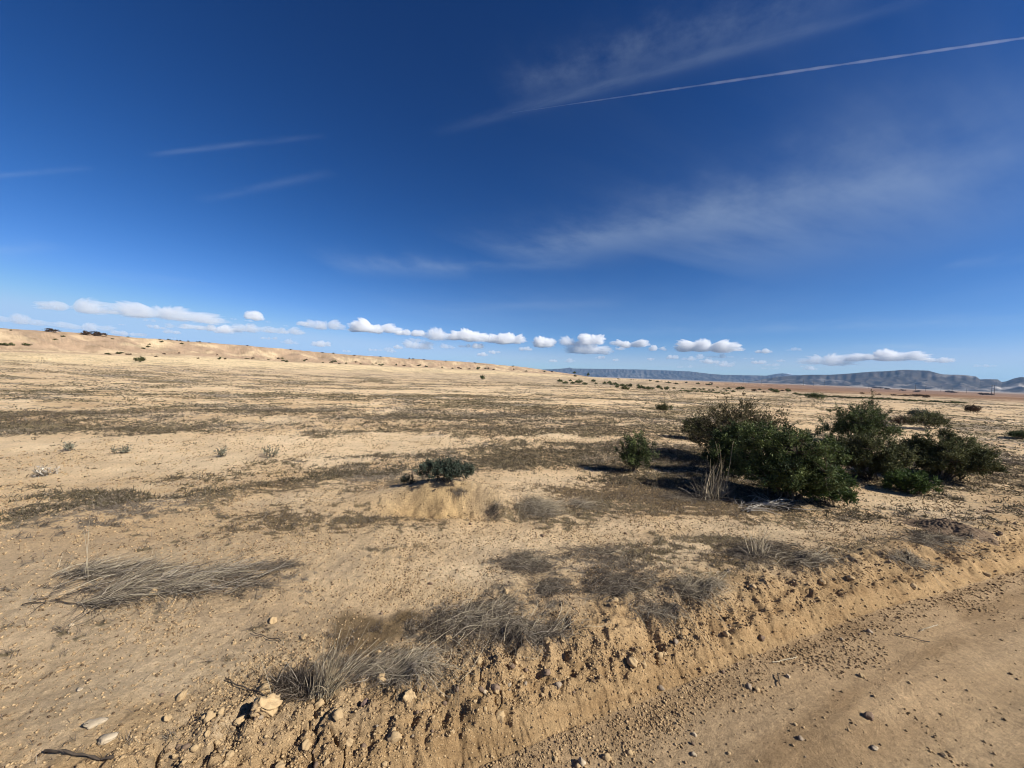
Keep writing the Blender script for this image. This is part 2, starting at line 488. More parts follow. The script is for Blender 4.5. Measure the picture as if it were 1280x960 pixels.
for (pa, pb, hw, stg, na, nb, seed) in BANDS:
    A, B = sheet(*pa), sheet(*pb)
    mid = (np.array(pa) + np.array(pb)) / 2
    C0 = (A + B) / 2
    ax = B - A; L = np.linalg.norm(ax) / 2; th = math.atan2(ax[1], ax[0])
    n2 = np.array([-math.sin(th), math.cos(th)])
    W = abs((sheet(mid[0], mid[1] - hw) - sheet(mid[0], mid[1] + hw)) @ n2) / 2
    # rotate and scale: along -1..1, across in half widths
    mp = nd(wn, 'ShaderNodeMapping', vector_type='TEXTURE')
    mp.inputs['Location'].default_value = (C0[0], C0[1], 0); mp.inputs['Rotation'].default_value = (0, 0, th); mp.inputs['Scale'].default_value = (L, W, 1)
    wn.links.new(comb.outputs[0], mp.inputs['Vector'])
    mp2 = nd(wn, 'ShaderNodeMapping', vector_type='POINT')
    mp2.inputs['Scale'].default_value = (na, nb * 0.35, 1); mp2.inputs['Location'].default_value = (seed * 7.3, seed * 3.1, seed)
    wn.links.new(mp.outputs[0], mp2.inputs['Vector'])
    nz = nd(wn, 'ShaderNodeTexNoise', i_Scale=1.0, i_Detail=(5.0 if hw > 8 else 3.0), i_Roughness=0.62, noise_dimensions='2D'); wn.links.new(mp2.outputs[0], nz.inputs['Vector'])
    s2 = nd(wn, 'ShaderNodeSeparateXYZ'); wn.links.new(mp.outputs[0], s2.inputs[0])
    wob = math_n(wn, 'MULTIPLY_ADD', nz.outputs[0], 1.0, -0.5)
    bb = math_n(wn, 'ADD', s2.outputs[1], wob)
    b2 = math_n(wn, 'MULTIPLY', bb, bb)
    ga = math_n(wn, 'EXPONENT', math_n(wn, 'MULTIPLY', b2, -1.5))
    a2 = math_n(wn, 'MULTIPLY', s2.outputs[0], s2.outputs[0])
    fa = math_n(wn, 'SUBTRACT', 1.0, math_n(wn, 'MULTIPLY', a2, a2), clamp=True)
    nn = math_n(wn, 'MULTIPLY_ADD', nz.outputs[0], 1.7, -0.25, clamp=True)
    v = math_n(wn, 'MULTIPLY', math_n(wn, 'MULTIPLY', ga, fa), math_n(wn, 'MULTIPLY', nn, stg * .62))
    total = v if total is None else math_n(wn, 'ADD', total, v)
up = math_n(wn, 'MULTIPLY', total, math_n(wn, 'GREATER_THAN', sep.outputs[2], 0.012), clamp=True)
# a deep desert blue: each channel of the sky on its own curve
sc_in = nd(wn, 'ShaderNodeSeparateColor'); wn.links.new(sky.outputs[0], sc_in.inputs[0])
sc_out = nd(wn, 'ShaderNodeCombineColor')
for i_, (g_, k_) in enumerate(((2.32, .103), (1.57, .308), (1.385, .560))):
    wn.links.new(math_n(wn, 'SMOOTH_MIN', math_n(wn, 'MULTIPLY', math_n(wn, 'POWER', sc_in.outputs[i_], g_), k_), (4.4, 6.6, 9.6)[i_], 2.0), sc_out.inputs[i_])
mxs = nd(wn, 'ShaderNodeMix', data_type='RGBA'); wn.links.new(up, mxs.inputs[0]); wn.links.new(sc_out.outputs[0], mxs.inputs[6])
mxs.inputs[7].default_value = (6.0, 7.3, 8.6, 1)
wn.links.new(mxs.outputs[2], bg.inputs['Color'])

world.cycles.sampling_method = 'MANUAL'; world.cycles.sample_map_resolution = 256
vs = sc.view_settings
sc.display_settings.display_device = 'sRGB'
vs.view_transform = 'Standard'; vs.look = 'None'; vs.gamma = 1.0; vs.exposure = 0.62; vs.use_curve_mapping = False
cy = sc.cycles
cy.use_denoising = True
cy.denoiser = 'OPENIMAGEDENOISE'
cy.denoising_prefilter = 'ACCURATE'
cy.denoising_input_passes = 'RGB_ALBEDO_NORMAL'
cy.max_bounces = 14; cy.diffuse_bounces = 3; cy.glossy_bounces = 2; cy.transmission_bounces = 3; cy.volume_bounces = 12; cy.transparent_max_bounces = 8
cy.sample_clamp_indirect = 6.0
cy.use_adaptive_sampling = False
sc.render.film_transparent = False
cy.pixel_filter_type = 'BLACKMAN_HARRIS'; cy.filter_width = 1.05
# ------------------------------------------------------------------ the ground and the road
rng = np.random.default_rng(7)
def row_radii():
    r = [0.25]
    while r[-1] < 6000:
        q = r[-1]
        r.append(q + (0.0028 * max(q, 1.0) ** 1.3 if q > 1.25 else 0.045))
    return np.array(r)
RR = row_radii()
front = np.linspace(-math.radians(62), math.radians(62), 1640)
backa = np.linspace(math.radians(62), 2 * PI - math.radians(62), 92)[1:-1]
TH = np.concatenate([front, backa])
nr, na_ = len(RR), len(TH)
GX = RR[:, None] * np.sin(TH)[None, :]; GY = RR[:, None] * np.cos(TH)[None, :]
GZ = H(GX, GY)

# patches of low plants and of bare sand, given as (pixel x, y, width, height, weight) and laid out on the plan
def plan_ellipse(px, py, w, h):
    c = P(px, py)
    yh = 466.5 + (px - 640) * 0.0349
    Y = c[1]
    ux = np.array([w / 2 / F * Y, Y * np.clip(w / 2 * 0.0349 / max(py - yh, 8.0), 0, .25)])
    f_ = P(px, py - h / 2); n_ = P(px, py + h / 2)
    if f_ is None or f_[1] > 3 * Y: f_ = 2 * c - n_
    uy = (f_ - n_)[:2] / 2
    return c[:2], ux, uy
VEG = [
 # (x, y, w, h, weight)
 (160, 535, 600, 12, .78), (60, 523, 300, 12, .3), (430, 541, 160, 10, .7), (250, 505, 700, 26, .35), (120, 490, 500, 18, .3), (420, 482, 500, 12, .3), (560, 500, 420, 16, .3),
 (90, 463, 400, 8, .3), (180, 470, 420, 6, .4), (60, 478, 300, 7, .4), (300, 468, 420, 6, .3),
 (320, 580, 110, 8, .8), (215, 595, 110, 8, .7), (380, 590, 240, 18, .75), (110, 630, 320, 20, .95), (170, 626, 160, 16, .5), (30, 645, 120, 12, .7), (95, 650, 120, 10, .6), (165, 652, 60, 8, .8), (150, 668, 80, 9, .4),
 (360, 612, 160, 16, .8), (440, 603, 90, 12, .6), (390, 640, 160, 14, .9), (340, 655, 160, 12, .7), (470, 600, 140, 12, .6), (360, 665, 60, 10, .5),
 (560, 563, 160, 10, .6), (640, 575, 260, 16, .85), (690, 560, 260, 18, .7), (590, 545, 220, 12, .5), (720, 585, 200, 12, .8), (780, 600, 160, 14, .9), (700, 616, 100, 7, .4),
 (800, 545, 240, 40, .6), (870, 575, 140, 20, .7), (850, 615, 190, 34, 1.2), (900, 625, 130, 24, 1.0), (760, 510, 300, 18, .5), (850, 520, 200, 18, .6), (700, 500, 260, 10, .4), (640, 520, 280, 12, .5), (690, 540, 200, 12, .5),
 (800, 640, 160, 14, .7), (920, 648, 140, 12, .6), (760, 620, 120, 16, .6),
 (1060, 640, 120, 10, .4), (960, 690, 190, 46, .75), (1040, 690, 120, 20, .5), (920, 670, 120, 14, .6), (1130, 675, 200, 20, .6), (1000, 560, 420, 60, .4), (1130, 520, 300, 16, .4), (1240, 560, 140, 60, .4), (1150, 545, 220, 20, .4), (950, 500, 300, 10, .35), (1180, 500, 260, 6, .4),
 (670, 640, 160, 24, .75), (720, 655, 120, 12, .6), (600, 620, 40, 14, .5), (650, 700, 90, 30, .5), (770, 690, 170, 30, .55), (740, 720, 120, 40, .6), (830, 735, 170, 40, .7), (800, 700, 140, 40, .4),
 (640, 740, 120, 40, .5), (600, 790, 200, 60, .6), (560, 800, 200, 50, .6), (400, 850, 130, 60, .7), (520, 690, 120, 14, .3), 
 (220, 745, 280, 40, .35), (350, 700, 90, 16, .4), (480, 660, 120, 10, .3), (455, 640, 60, 14, .5), (840, 770, 120, 14, .2), (1170, 650, 60, 8, .3),
 (70, 600, 120, 6, .4), (30, 585, 60, 5, .4), (60, 575, 90, 4, .3), (105, 605, 90, 6, .4), (170, 560, 40, 4, .4), (95, 563, 70, 3, .4), (20, 570, 40, 4, .4), (50, 612, 80, 5, .3), (300, 560, 40, 5, .4), (250, 620, 200, 12, .5), (290, 605, 120, 8, .5),
 (480, 570, 140, 6, .5), (410, 573, 60, 6, .5), (545, 590, 60, 10, .5),
]
BARE = [
 (240, 558, 620, 34, 1.0), (480, 552, 260, 24, 1.0), (70, 590, 300, 24, .6), (640, 545, 130, 10, .6), (690, 600, 150, 22, .9), (640, 525, 140, 5, .7), (760, 530, 90, 5, .9), (720, 548, 140, 6, .8), (680, 562, 100, 5, .7),
 (640, 487, 280, 6, .7), (760, 503, 200, 4, .9), (860, 505, 180, 4, .8), (560, 490, 240, 5, .6), (300, 487, 260, 5, .5), (520, 516, 160, 5, .6), (60, 440, 500, 10, .7), (300, 446, 500, 10, .5), (520, 470, 300, 6, .4), (200, 480, 160, 4, .5), (860, 555, 90, 5, .8),
 (300, 700, 700, 60, .35), (480, 760, 220, 60, .6), (180, 850, 400, 140, .6), (780, 660, 90, 16, .4), (700, 672, 160, 20, .6), (560, 670, 220, 30, .5), (880, 650, 120, 8, .7), (1130, 625, 180, 26, .8), (940, 660, 200, 12, .5), (1070, 660, 140, 16, .5), (820, 655, 160, 10, .6), (560, 720, 200, 30, .5),
 (160, 575, 60, 4, .3), (130, 610, 200, 6, .5),
]
def patch_field(x, y, lst):
    out = np.zeros(x.shape)
    for (px, py, w, h, wt) in lst:
        c, ux, uy = plan_ellipse(px, py, w, h)
        Mi = np.linalg.inv(np.array([[ux[0], uy[0]], [ux[1], uy[1]]]))
        R = np.hypot(*ux) + np.hypot(*uy)
        m = (np.abs(x - c[0]) < 1.7 * R) & (np.abs(y - c[1]) < 1.7 * R)
        if not m.any(): continue
        dx, dy = x[m] - c[0], y[m] - c[1]
        a = Mi[0, 0] * dx + Mi[0, 1] * dy; b = Mi[1, 0] * dx + Mi[1, 1] * dy
        out[m] += wt * np.exp(-(a * a + b * b) ** 1.4 * 0.9)
    return out

def veg_mask(x, y):
    """0..1: how far low dry plants and crust cover the soil here"""
    x = np.asarray(x, float); y = np.asarray(y, float); shp = x.shape
    x = x.ravel(); y = y.ravel()
    r = np.hypot(x, y)
    s, d = road_sd(x, y)
    e, C, al = ridge(x, y)
    wx = x + 0.5 * gnoise(x / 1.7, y / 1.7, 201) * np.minimum(r / 6, 2.0); wy = y + 0.5 * gnoise(x / 1.7, y / 1.7, 202) * np.minimum(r / 6, 2.0)
    v = patch_field(wx, wy, VEG) - 0.9 * patch_field(wx, wy, BARE)
    n_big = fbm(wx / 9.0, wy / 5.0, 203, 3)
    n_mid = fbm(x / 2.3, y / 1.5, 204, 3)
    n_sm = fbm(x / .55, y / .45, 205, 3)
    n_ti = fbm(x / .12, y / .09, 206, 4, .65)
    far = sst(8, 22, r)
    base = -0.06 + 0.62 * v * (1 - 0.45 * far) + (0.22 + 0.34 * far) * n_big * sst(4, 10, r) + 0.26 * n_mid * sst(2, 8, r) + 0.30 * n_sm + 0.50 * n_ti
    base = base + 0.15 * far - .02 + .11 * sst(3.6, 9, r) * sst(-.9, .2, x / (y + 2)) + .30 * sst(12, 40, r) * fbm(x / 14.0, y / 3.2, 208, 3) + .34 * sst(9, 22, r) * fbm(x / 3.4, y / 1.7, 209, 3)
    m = sst(0.10, 0.38, base)
    m = m * sst(0.25, 0.7, d)                      # nothing grows on the graded road and bank
    apron = 1 - sst(20, 80, e) * 1.0
    m = m * (1 - .85 * np.exp(-(((x - MX + .05) / .75) ** 4 + ((y - MY - .22) / .38) ** 4)))
    m = m * (1 - 0.62 * np.clip(apron, 0, 1) * (C > 0.8))
    return m.reshape(shp), base.reshape(shp)

vm, vb = veg_mask(GX, GY)
x, y = GX.ravel(), GY.ravel()
r = np.hypot(x, y); sd_s, sd_d = road_sd(x, y)
def cc(*c): return np.array(c, float)
def mixc(a, b, t): return a + (b - a) * t[:, None]
buff, cream, tan, grey = cc(.55, .392, .222), cc(.64, .485, .300), cc(.48, .318, .168), cc(.455, .335, .210)
n1 = fbm(x / 1.9, y / 1.4, 301, 4); n2 = fbm(x / 0.5, y / 0.5, 302, 3)
c = np.broadcast_to(buff, (len(x), 3)).copy()
c = mixc(c, cream, sst(0.0, 0.7, n1) * .85)
c = mixc(c, tan, sst(0.1, 0.8, -n1) * .55)
c = mixc(c, grey, sst(-0.1, .6, n2) * .45)
c = mixc(c, cream * 1.05, np.clip(patch_field(x, y, BARE), 0, 1) * .6)
# washed grey-tan flat at lower side of the field
c = mixc(c, grey, sst(0.2, 1.6, -(x + 0.6)) * sst(0.4, 1.2, 4.2 - y) * .45)
# graded bank and road
ochre, road, roadd = cc(.45, .295, .145), cc(.45, .31, .172), cc(.325, .215, .112)
lipw = sst(-0.03, .0, sd_d) * (1 - sst(.30, .8, sd_d + .3 * n2)) * (1 - sst(10, 18, r))
c = mixc(c, ochre, lipw * .8)
pale_face = sst(-.03, .0, sd_d) * (1 - sst(.2, .3, sd_d))
c = mixc(c, mixc(np.broadcast_to(ochre, c.shape).copy(), cc(.36, .225, .105), sst(-.1, .5, fbm(sd_s / .3, sd_d / .08, 313, 3))), pale_face * .75 * (r < 14))
st = gnoise(sd_s / 3.0, sd_d / .22, 303) + .5 * gnoise(sd_s / 1.1, sd_d / .09, 304)
rdm = (sd_d < 0) & (r < 30)
lane = np.exp(-((sd_d + .78) / .16) ** 2) + np.exp(-((sd_d + 1.75) / .2) ** 2)
rc = mixc(mixc(np.broadcast_to(road, c.shape).copy(), roadd, sst(-.1, .7, st + .6 * n2) * .8), cc(.47, .335, .195), sst(0.0, .7, -st + .6 * n1) * .6)
rc = mixc(rc, cc(.43, .305, .175), np.clip(lane, 0, 1) * .75)
c[rdm] = rc[rdm]
# burrow: rusty freshly dug face
mt = dome(x, y, MX - 0.10, MY + 0.30, .7, .28)
c = mixc(c, cc(.60, .48, .32), mt * .7)
_cp, _ux, _uy = plan_ellipse(540, 643, 132, 42)
_a = ((x - _cp[0]) * _ux[0] + (y - _cp[1]) * _ux[1]) / (_ux @ _ux); _b = ((x - _cp[0]) * _uy[0] + (y - _cp[1]) * _uy[1]) / (_uy @ _uy)
cutm = np.where(np.hypot(x - _cp[0], y - _cp[1]) < 2, np.exp(-(_a ** 4 + _b ** 4)), 0)
c = mixc(c, mixc(np.broadcast_to(cc(.45, .30, .135), c.shape).copy(), cc(.29, .185, .080), sst(-.1, .5, fbm(x / .12, y / .12, 312, 3))), cutm * .75)
# the ridge: pinkish brown scarp with pale cream bands
e, C, al = ridge(x, y)
on = (e < 30) & (C > 0.6)
sc_ = sst(31, 15, e) * sst(0.5, 2.0, C)
pink = cc(.33, .228, .148)
nn = fbm(al / 9, e / 6, 305, 4)
c = mixc(c, mixc(np.broadcast_to(pink, c.shape).copy(), cc(.49, .365, .225), sst(0, .6, nn)), sc_ * .9)
c = mixc(c, cc(.21, .15, .09), sc_ * sst(.15, .5, fbm(al / 2.6, e / 2.2, 314, 4)) * .5)
pale = sst(0.15, .45, gnoise(al / 22, e * 0 + .5, 306)) * sst(-1, 5, e) * (1 - sst(18, 30, e)) * sst(0, .5, nn + .3)
c = mixc(c, cc(.62, .49, .30), pale * .2 * sst(.5, 2, C))
ap = sst(20, 28, e) * (1 - sst(38, 66, e)) * sst(.8, 2, C)
c = mixc(c, cc(.60, .465, .27), ap * .75)
# mid plain a touch greyer with distance
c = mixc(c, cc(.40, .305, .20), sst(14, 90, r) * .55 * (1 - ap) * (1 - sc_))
# plants and dark crust
ol, gr, br = cc(.150, .118, .062), cc(.185, .155, .115), cc(.125, .082, .040)
k = fbm(x / 3.5, y / 2.0, 307, 3)
vc = mixc(mixc(np.broadcast_to(ol, c.shape).copy(), gr, sst(-.05, .4, k)), br, sst(.15, .6, -k) * .7)
vmr = vm.ravel()
c = mixc(c, vc, vmr * (0.90 - 0.04 * sst(10, 40, r)))
# brown moss beside the front clumps
for (px, py, w, h) in ((478, 785, 110, 55), (500, 770, 60, 24), (360, 860, 50, 40)):
    cpt, ux, uy = plan_ellipse(px, py, w, h)
    q = ((x - cpt[0]) / np.hypot(*ux)) ** 2 + ((y - cpt[1]) / np.hypot(*uy)) ** 2
    mm = sst(.25, .75, np.exp(-q * .8) + .55 * n2)
    c = mixc(c, cc(.105, .068, .030), np.where(q < 4, mm * .8 * sst(4, 2, q), 0))
# the far fields: rust-red ground towards the mesas
az = np.arctan2(x, y)
red = sst(90, 150, r + 25 * fbm(x / 60, y / 60, 308, 3)) * sst(.30, .62, az + .03 * n1) * (1 - sst(1200, 2600, r))
c = mixc(c, mixc(np.broadcast_to(cc(.16, .082, .042), c.shape).copy(), cc(.24, .142, .080), sst(-.2, .6, fbm(x / 45, y / 30, 309, 3))), red * .9)
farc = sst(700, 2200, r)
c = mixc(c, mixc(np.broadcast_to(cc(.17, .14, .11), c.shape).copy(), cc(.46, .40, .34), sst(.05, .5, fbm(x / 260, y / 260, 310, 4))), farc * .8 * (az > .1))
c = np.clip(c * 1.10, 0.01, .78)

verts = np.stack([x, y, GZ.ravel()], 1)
i0 = np.arange(nr - 1)[:, None] * na_; j0 = np.arange(na_)[None, :]; j1 = (j0 + 1) % na_
faces = np.stack(np.broadcast_arrays(i0 + j0, i0 + j1, i0 + na_ + j1, i0 + na_ + j0), -1).reshape(-1, 4)[:, ::-1]
fd = sd_d[faces].mean(1); fr = r[faces].mean(1)
is_road = (fd < 0) & (fr < 34)
# close the middle under the camera
mid = np.arange(na_)
soil = ground_material()
def sub(name, fsel):
    used, inv = np.unique(faces[fsel], return_inverse=True)
    me = make_mesh(name, verts[used], inv.reshape(-1, 4), True, col=c[used])
    return link(name, me, soil)
ground = tag(sub('ground', ~is_road), kind='structure')
road_o = tag(sub('dirt_road', is_road), kind='structure')
# ------------------------------------------------------------------ shrubs
rs = np.random.default_rng(21)
M_LEAF_DARK = tint_material('dark_green_leaf', (.014, .024, .007), (.165, .200, .064), .7, .14, .25, (.050, .074, .021))
M_LEAF_OLIVE = tint_material('olive_leaf', (.024, .030, .010), (.190, .190, .078), .75, .12, .2, (.078, .086, .031))
M_LEAF_BRONZE = tint_material('bronze_leaf', (.028, .024, .010), (.17, .145, .070), .8, .1, .15, (.080, .070, .030))
M_LEAF_BRIGHT = tint_material('fresh_green_leaf', (.022, .040, .010), (.095, .150, .035), .7, .15, .25, (.050, .080, .018))
M_LEAF_BLUE = tint_material('blue_green_leaf', (.020, .032, .020), (.085, .110, .075), .7, .12, .25, (.045, .062, .042))
M_LEAF_BROWN = tint_material('rusty_brown_leaf', (.040, .024, .014), (.13, .085, .05), .8, .08, .2)
M_LEAF_SAGE = tint_material('grey_green_leaf', (.06, .062, .042), (.26, .255, .185), .8, .1, .2)
M_BARK = tint_material('grey_brown_bark', (.045, .034, .024), (.16, .125, .09), .9)
M_DEADWOOD = tint_material('silver_dead_twig', (.20, .175, .145), (.52, .47, .39), .9)

def lumpy(d, seed, f=2.1):
    return 1 + 0.30 * gnoise(d[:, 0] * f + d[:, 2] * 1.3 + seed, d[:, 1] * f - d[:, 2] * 1.1 + seed * 2, 400 + seed)

def shrub_parts(seed, rx, ry, h, nclump=220, per=60, leaf=(.035, .009), clump_r=.07, wispy=0.0, low=0.02, squash=.5, upness=.5, gap=0.0, shell=.45):
    g = np.random.default_rng(seed)
    n = nclump * 3
    d = g.normal(size=(n, 3)); d /= np.linalg.norm(d, axis=1, keepdims=True)
    d[:, 2] = np.where(g.random(n) < .34, -g.random(n), 1) * np.abs(d[:, 2])
    f = g.random(n) ** shell
    L = lumpy(d, seed)
    keep = (gnoise(d[:, 0] * 3 + f * 2, d[:, 1] * 3 + d[:, 2] * 2, 430 + seed) > gap)
    cz = h * .34
    c = np.stack([d[:, 0] * rx * f * L, d[:, 1] * ry * f * L, cz + d[:, 2] * f * L * np.where(d[:, 2] > 0, h - cz - clump_r, cz)], 1)
    keep &= c[:, 2] > low
    c = c[keep][:nclump]; fk = f[keep][:nclump]; nclump = len(c)
    # branches
    nb = max(5, nclump // 14)
    tip = c[g.choice(nclump, nb, replace=False)]
    S = 7; t = np.linspace(0, 1, S)[None, :, None]
    base = np.zeros((nb, 1, 3)); base[:, 0, :2] = g.normal(size=(nb, 2)) * [rx * .16, ry * .16]; base[:, 0, 2] = -0.02
    bend = g.normal(size=(nb, 1, 3)) * .06 * h + np.array([0, 0, .10 * h])
    br = base + (tip[:, None, :] - base) * t + bend * (t * (1 - t)) * 4 * .5
    br[:, 1:-1] += g.normal(size=(nb, S - 2, 3)) * .012
    rad = np.maximum(.020 * (h / 1.2) * (1 - t[..., 0]) ** 1.2, .0035) * (.6 + .8 * g.random((nb, 1)))
    bv, bf = tubes(br, rad, 4); bt = np.repeat(g.random(nb), S * 4)
    nodes = br[:, 2:].reshape(-1, 3)
    near = np.array([np.argmin(((nodes - q) ** 2).sum(1) + (nodes[:, 2] > q[2] + .02) * .02) for q in c])
    S2 = 4; t2 = np.linspace(0, 1, S2)[None, :, None]
    tw = nodes[near][:, None, :] + (c - nodes[near])[:, None, :] * t2 + g.normal(size=(nclump, 1, 3)) * .02 * (t2 * (1 - t2) * 4)
    tv, tf = tubes(tw, np.broadcast_to((.0045 * (1 - .55 * t2[..., 0])), (nclump, S2)), 3); tt = np.repeat(g.random(nclump), S2 * 3)
    V = [bv, tv]; Fc = [bf, tf + len(bv)]; T = [bt, tt]
    off = len(bv) + len(tv)
    outd = c / (np.array([rx, ry, h]) ** 1) ; outd /= np.linalg.norm(outd, axis=1, keepdims=True) + 1e-6
    # small side sprigs round every clump, carrying the leaves
    ns = 5
    sd = outd[:, None, :] * .8 + g.normal(size=(nclump, ns, 3)) * .65 + np.array([0, 0, upness]); sd /= np.linalg.norm(sd, axis=2, keepdims=True)
    sl_ = clump_r * (.7 + 1.1 * g.random((nclump, ns, 1)))
    if wispy > 0:
        top = (c[:, 2] > .55 * h)[:, None, None]
        sl_ = np.where(top & (g.random((nclump, ns, 1)) < .35), sl_ * (1 + 1.6 * wispy), sl_)
    t3 = np.linspace(0, 1, 4)[None, None, :, None]
    sp_ = c[:, None, None, :] + sd[:, :, None, :] * sl_[:, :, None, :] * t3 + np.array([0, 0, .25]) * (sl_[:, :, None, :] * t3 ** 2)
    spf = sp_.reshape(-1, 4, 3)
    sv, sf = tubes(spf, np.broadcast_to(.0022 * (1 - .6 * t3[0, :, :, 0]), (len(spf), 4)), 3)
    V.append(sv); Fc.append(sf + off); T.append(np.repeat(g.random(len(spf)), 12))
    wood = (np.concatenate(V), np.concatenate(Fc), np.concatenate(T))
    # leaves
    N = nclump * per
    ci = np.repeat(np.arange(nclump), per); si = g.integers(0, ns, N); u = g.random(N) ** .8
    pos = c[ci] + sd[ci, si] * sl_[ci, si] * u[:, None] + np.array([0, 0, .25]) * sl_[ci, si] * (u ** 2)[:, None] + g.normal(size=(N, 3)) * clump_r * .16
    ld = sd[ci, si] * .7 + g.normal(size=(N, 3)) * .75; ld /= np.linalg.norm(ld, axis=1, keepdims=True)
    wd = np.cross(ld, g.normal(size=(N, 3))); wd /= np.linalg.norm(wd, axis=1, keepdims=True) + 1e-6
    ll = leaf[0] * (.55 + .9 * g.random((N, 1))); lw = leaf[1] * (.6 + .8 * g.random((N, 1)))
    nrm_ = np.cross(ld, wd)
    v0 = pos; v1 = pos + ld * ll * .45 + wd * lw * .5 + nrm_ * lw * .15; v2 = pos + ld * ll; v3 = pos + ld * ll * .45 - wd * lw * .5 + nrm_ * lw * .15
    lv = np.stack([v0, v1, v2, v3], 1).reshape(-1, 3)
    lv[:, 2] = np.maximum(lv[:, 2], 0.003)
    lf = np.arange(N * 4).reshape(-1, 4)
    ct = np.clip(.5 + .22 * g.normal(size=nclump), 0, 1)
    lt = np.clip(ct[ci] + .16 * g.normal(size=N), 0, 1)
    return wood, (lv, lf, np.repeat(lt, 4))

def shrub(px, py, wpx, hpx, seed, label, leaf_mat, name='shrub', cat='shrub', group=None, depth=.85, dy=0.0, **kw):
    p = P(px, py)
    Y = p[1]
    rx = wpx / F * Y / 2; h = hpx / F * Y
    p = np.array([p[0], p[1] + rx * depth * .55 + dy])       # the pixel marks its near edge
    z = ground_z(p[0], p[1])
    (wv, wf, wt), (lv, lf, lt) = shrub_parts(seed, rx, rx * depth, h, **kw)
    o = empty(name, (p[0], p[1], z - .01)); tag(o, label, cat, group)
    link('branches', make_mesh('branches', wv, wf, False, tint=wt), M_BARK, o)
    link('foliage', make_mesh('foliage', lv, lf, False, tint=lt), leaf_mat, o)
    return o

BIG = dict(nclump=420, per=110, leaf=(.040, .0125), clump_r=.072)
MED = dict(nclump=240, per=100, leaf=(.038, .012), clump_r=.065)
shrub(948, 590, 122, 90, 1, 'tall bushy shrub with bronze brown feathery top behind the dark clump', M_LEAF_BRONZE, dy=.25, wispy=1.0, upness=.8, **{**BIG, 'nclump': 340, 'per': 80})
shrub(1000, 634, 132, 104, 2, 'broadest dark green shrub, its lowest boughs lying on the sand', M_LEAF_DARK, depth=.8, squash=.4, **{**BIG, 'nclump': 470})
shrub(926, 600, 66, 74, 3, 'dark green shrub rising behind the pale bare stalks', M_LEAF_DARK, **MED)
shrub(1040, 634, 66, 50, 4, 'low drooping green bough at the near edge of the dark clump', M_LEAF_BRIGHT, **{**MED, 'nclump': 140})
shrub(1092, 558, 82, 54, 5, 'dark green shrub with a thin spire, standing behind the clump', M_LEAF_DARK, wispy=.4, **{**MED, 'nclump': 280, 'clump_r': .085, 'leaf': (.05, .013)})
shrub(1094, 552, 20, 62, 6, 'narrow upright spire of leaves above the spired shrub', M_LEAF_OLIVE, dy=.15, upness=1.2, nclump=60, per=40, leaf=(.05, .012), clump_r=.09)
shrub(1100, 605, 84, 62, 7, 'olive brown shrub between the dark clump and the big round shrub', M_LEAF_OLIVE, wispy=.3, **{**MED, 'nclump': 300})
shrub(1206, 604, 98, 62, 8, 'large rounded olive green shrub at the far side of the thicket', M_LEAF_OLIVE, wispy=.35, upness=.6, **{**BIG, 'nclump': 380})
shrub(1150, 619, 52, 28, 9, 'small bright green shrub low in front of the big round shrub', M_LEAF_BRIGHT, **{**MED, 'nclump': 90, 'clump_r': .05})
shrub(797, 593, 44, 50, 10, 'small lone dark green shrub with a long shadow', M_LEAF_DARK, wispy=.3, upness=1.0, nclump=120, per=60, leaf=(.034, .012), clump_r=.065, gap=-.25)
shrub(874, 550, 34, 28, 11, 'small squat shrub standing just behind the dark clump', M_LEAF_OLIVE, nclump=90, per=50, leaf=(.05, .015), clump_r=.08)
shrub(1172, 538, 44, 22, 12, 'low olive shrub behind the big round shrub', M_LEAF_OLIVE, nclump=110, per=50, leaf=(.06, .016), clump_r=.10)
shrub(1156, 525, 24, 14, 13, 'small blue green shrub behind the low olive shrub', M_LEAF_BLUE, nclump=60, per=50, leaf=(.07, .02), clump_r=.11)
shrub(1131, 533, 20, 14, 14, 'faded brown bush beside the blue green shrub', M_LEAF_BROWN, nclump=40, per=40, leaf=(.06, .016), clump_r=.1)
shrub(1021, 501, 17, 9, 15, 'dark spiky bush alone in front of the line of brush', M_LEAF_DARK, upness=1.0, nclump=40, per=40, leaf=(.12, .03), clump_r=.2)
shrub(1219, 516, 12, 9, 16, 'round dark brown bush alone on the open plain', M_LEAF_BROWN, nclump=40, per=40, leaf=(.10, .03), clump_r=.14)
shrub(831, 516, 18, 13, 17, 'small bush with bare twigs fanning above it on the open plain', M_LEAF_OLIVE, nclump=44, per=40, leaf=(.07, .018), clump_r=.1, wispy=1.0, upness=1.2)
shrub(1282, 549, 22, 9, 18, 'low dark bush cut by the edge of the view', M_LEAF_DARK, nclump=50, per=50, leaf=(.05, .015), clump_r=.08)
shrub(556, 609, 78, 26, 19, 'low spreading green shrub on top of the burrow mound', M_LEAF_BLUE, depth=.5, nclump=150, per=60, leaf=(.026, .010), clump_r=.045, upness=1.0, gap=-.2)
shrub(509, 606, 12, 14, 20, 'tiny green sprig beside the low shrub on the burrow mound', M_LEAF_BLUE, nclump=12, per=40, leaf=(.022, .009), clump_r=.035, upness=1.0)
shrub(173, 453, 10, 7, 22, 'round dark bush alone below the foot of the ridge', M_LEAF_OLIVE, nclump=40, per=40, leaf=(.16, .05), clump_r=.2)
shrub(603, 475, 5, 6, 23, 'single dark bush on the plain below the middle of the ridge', M_LEAF_DARK, nclump=20, per=30, leaf=(.2, .07), clump_r=.25)

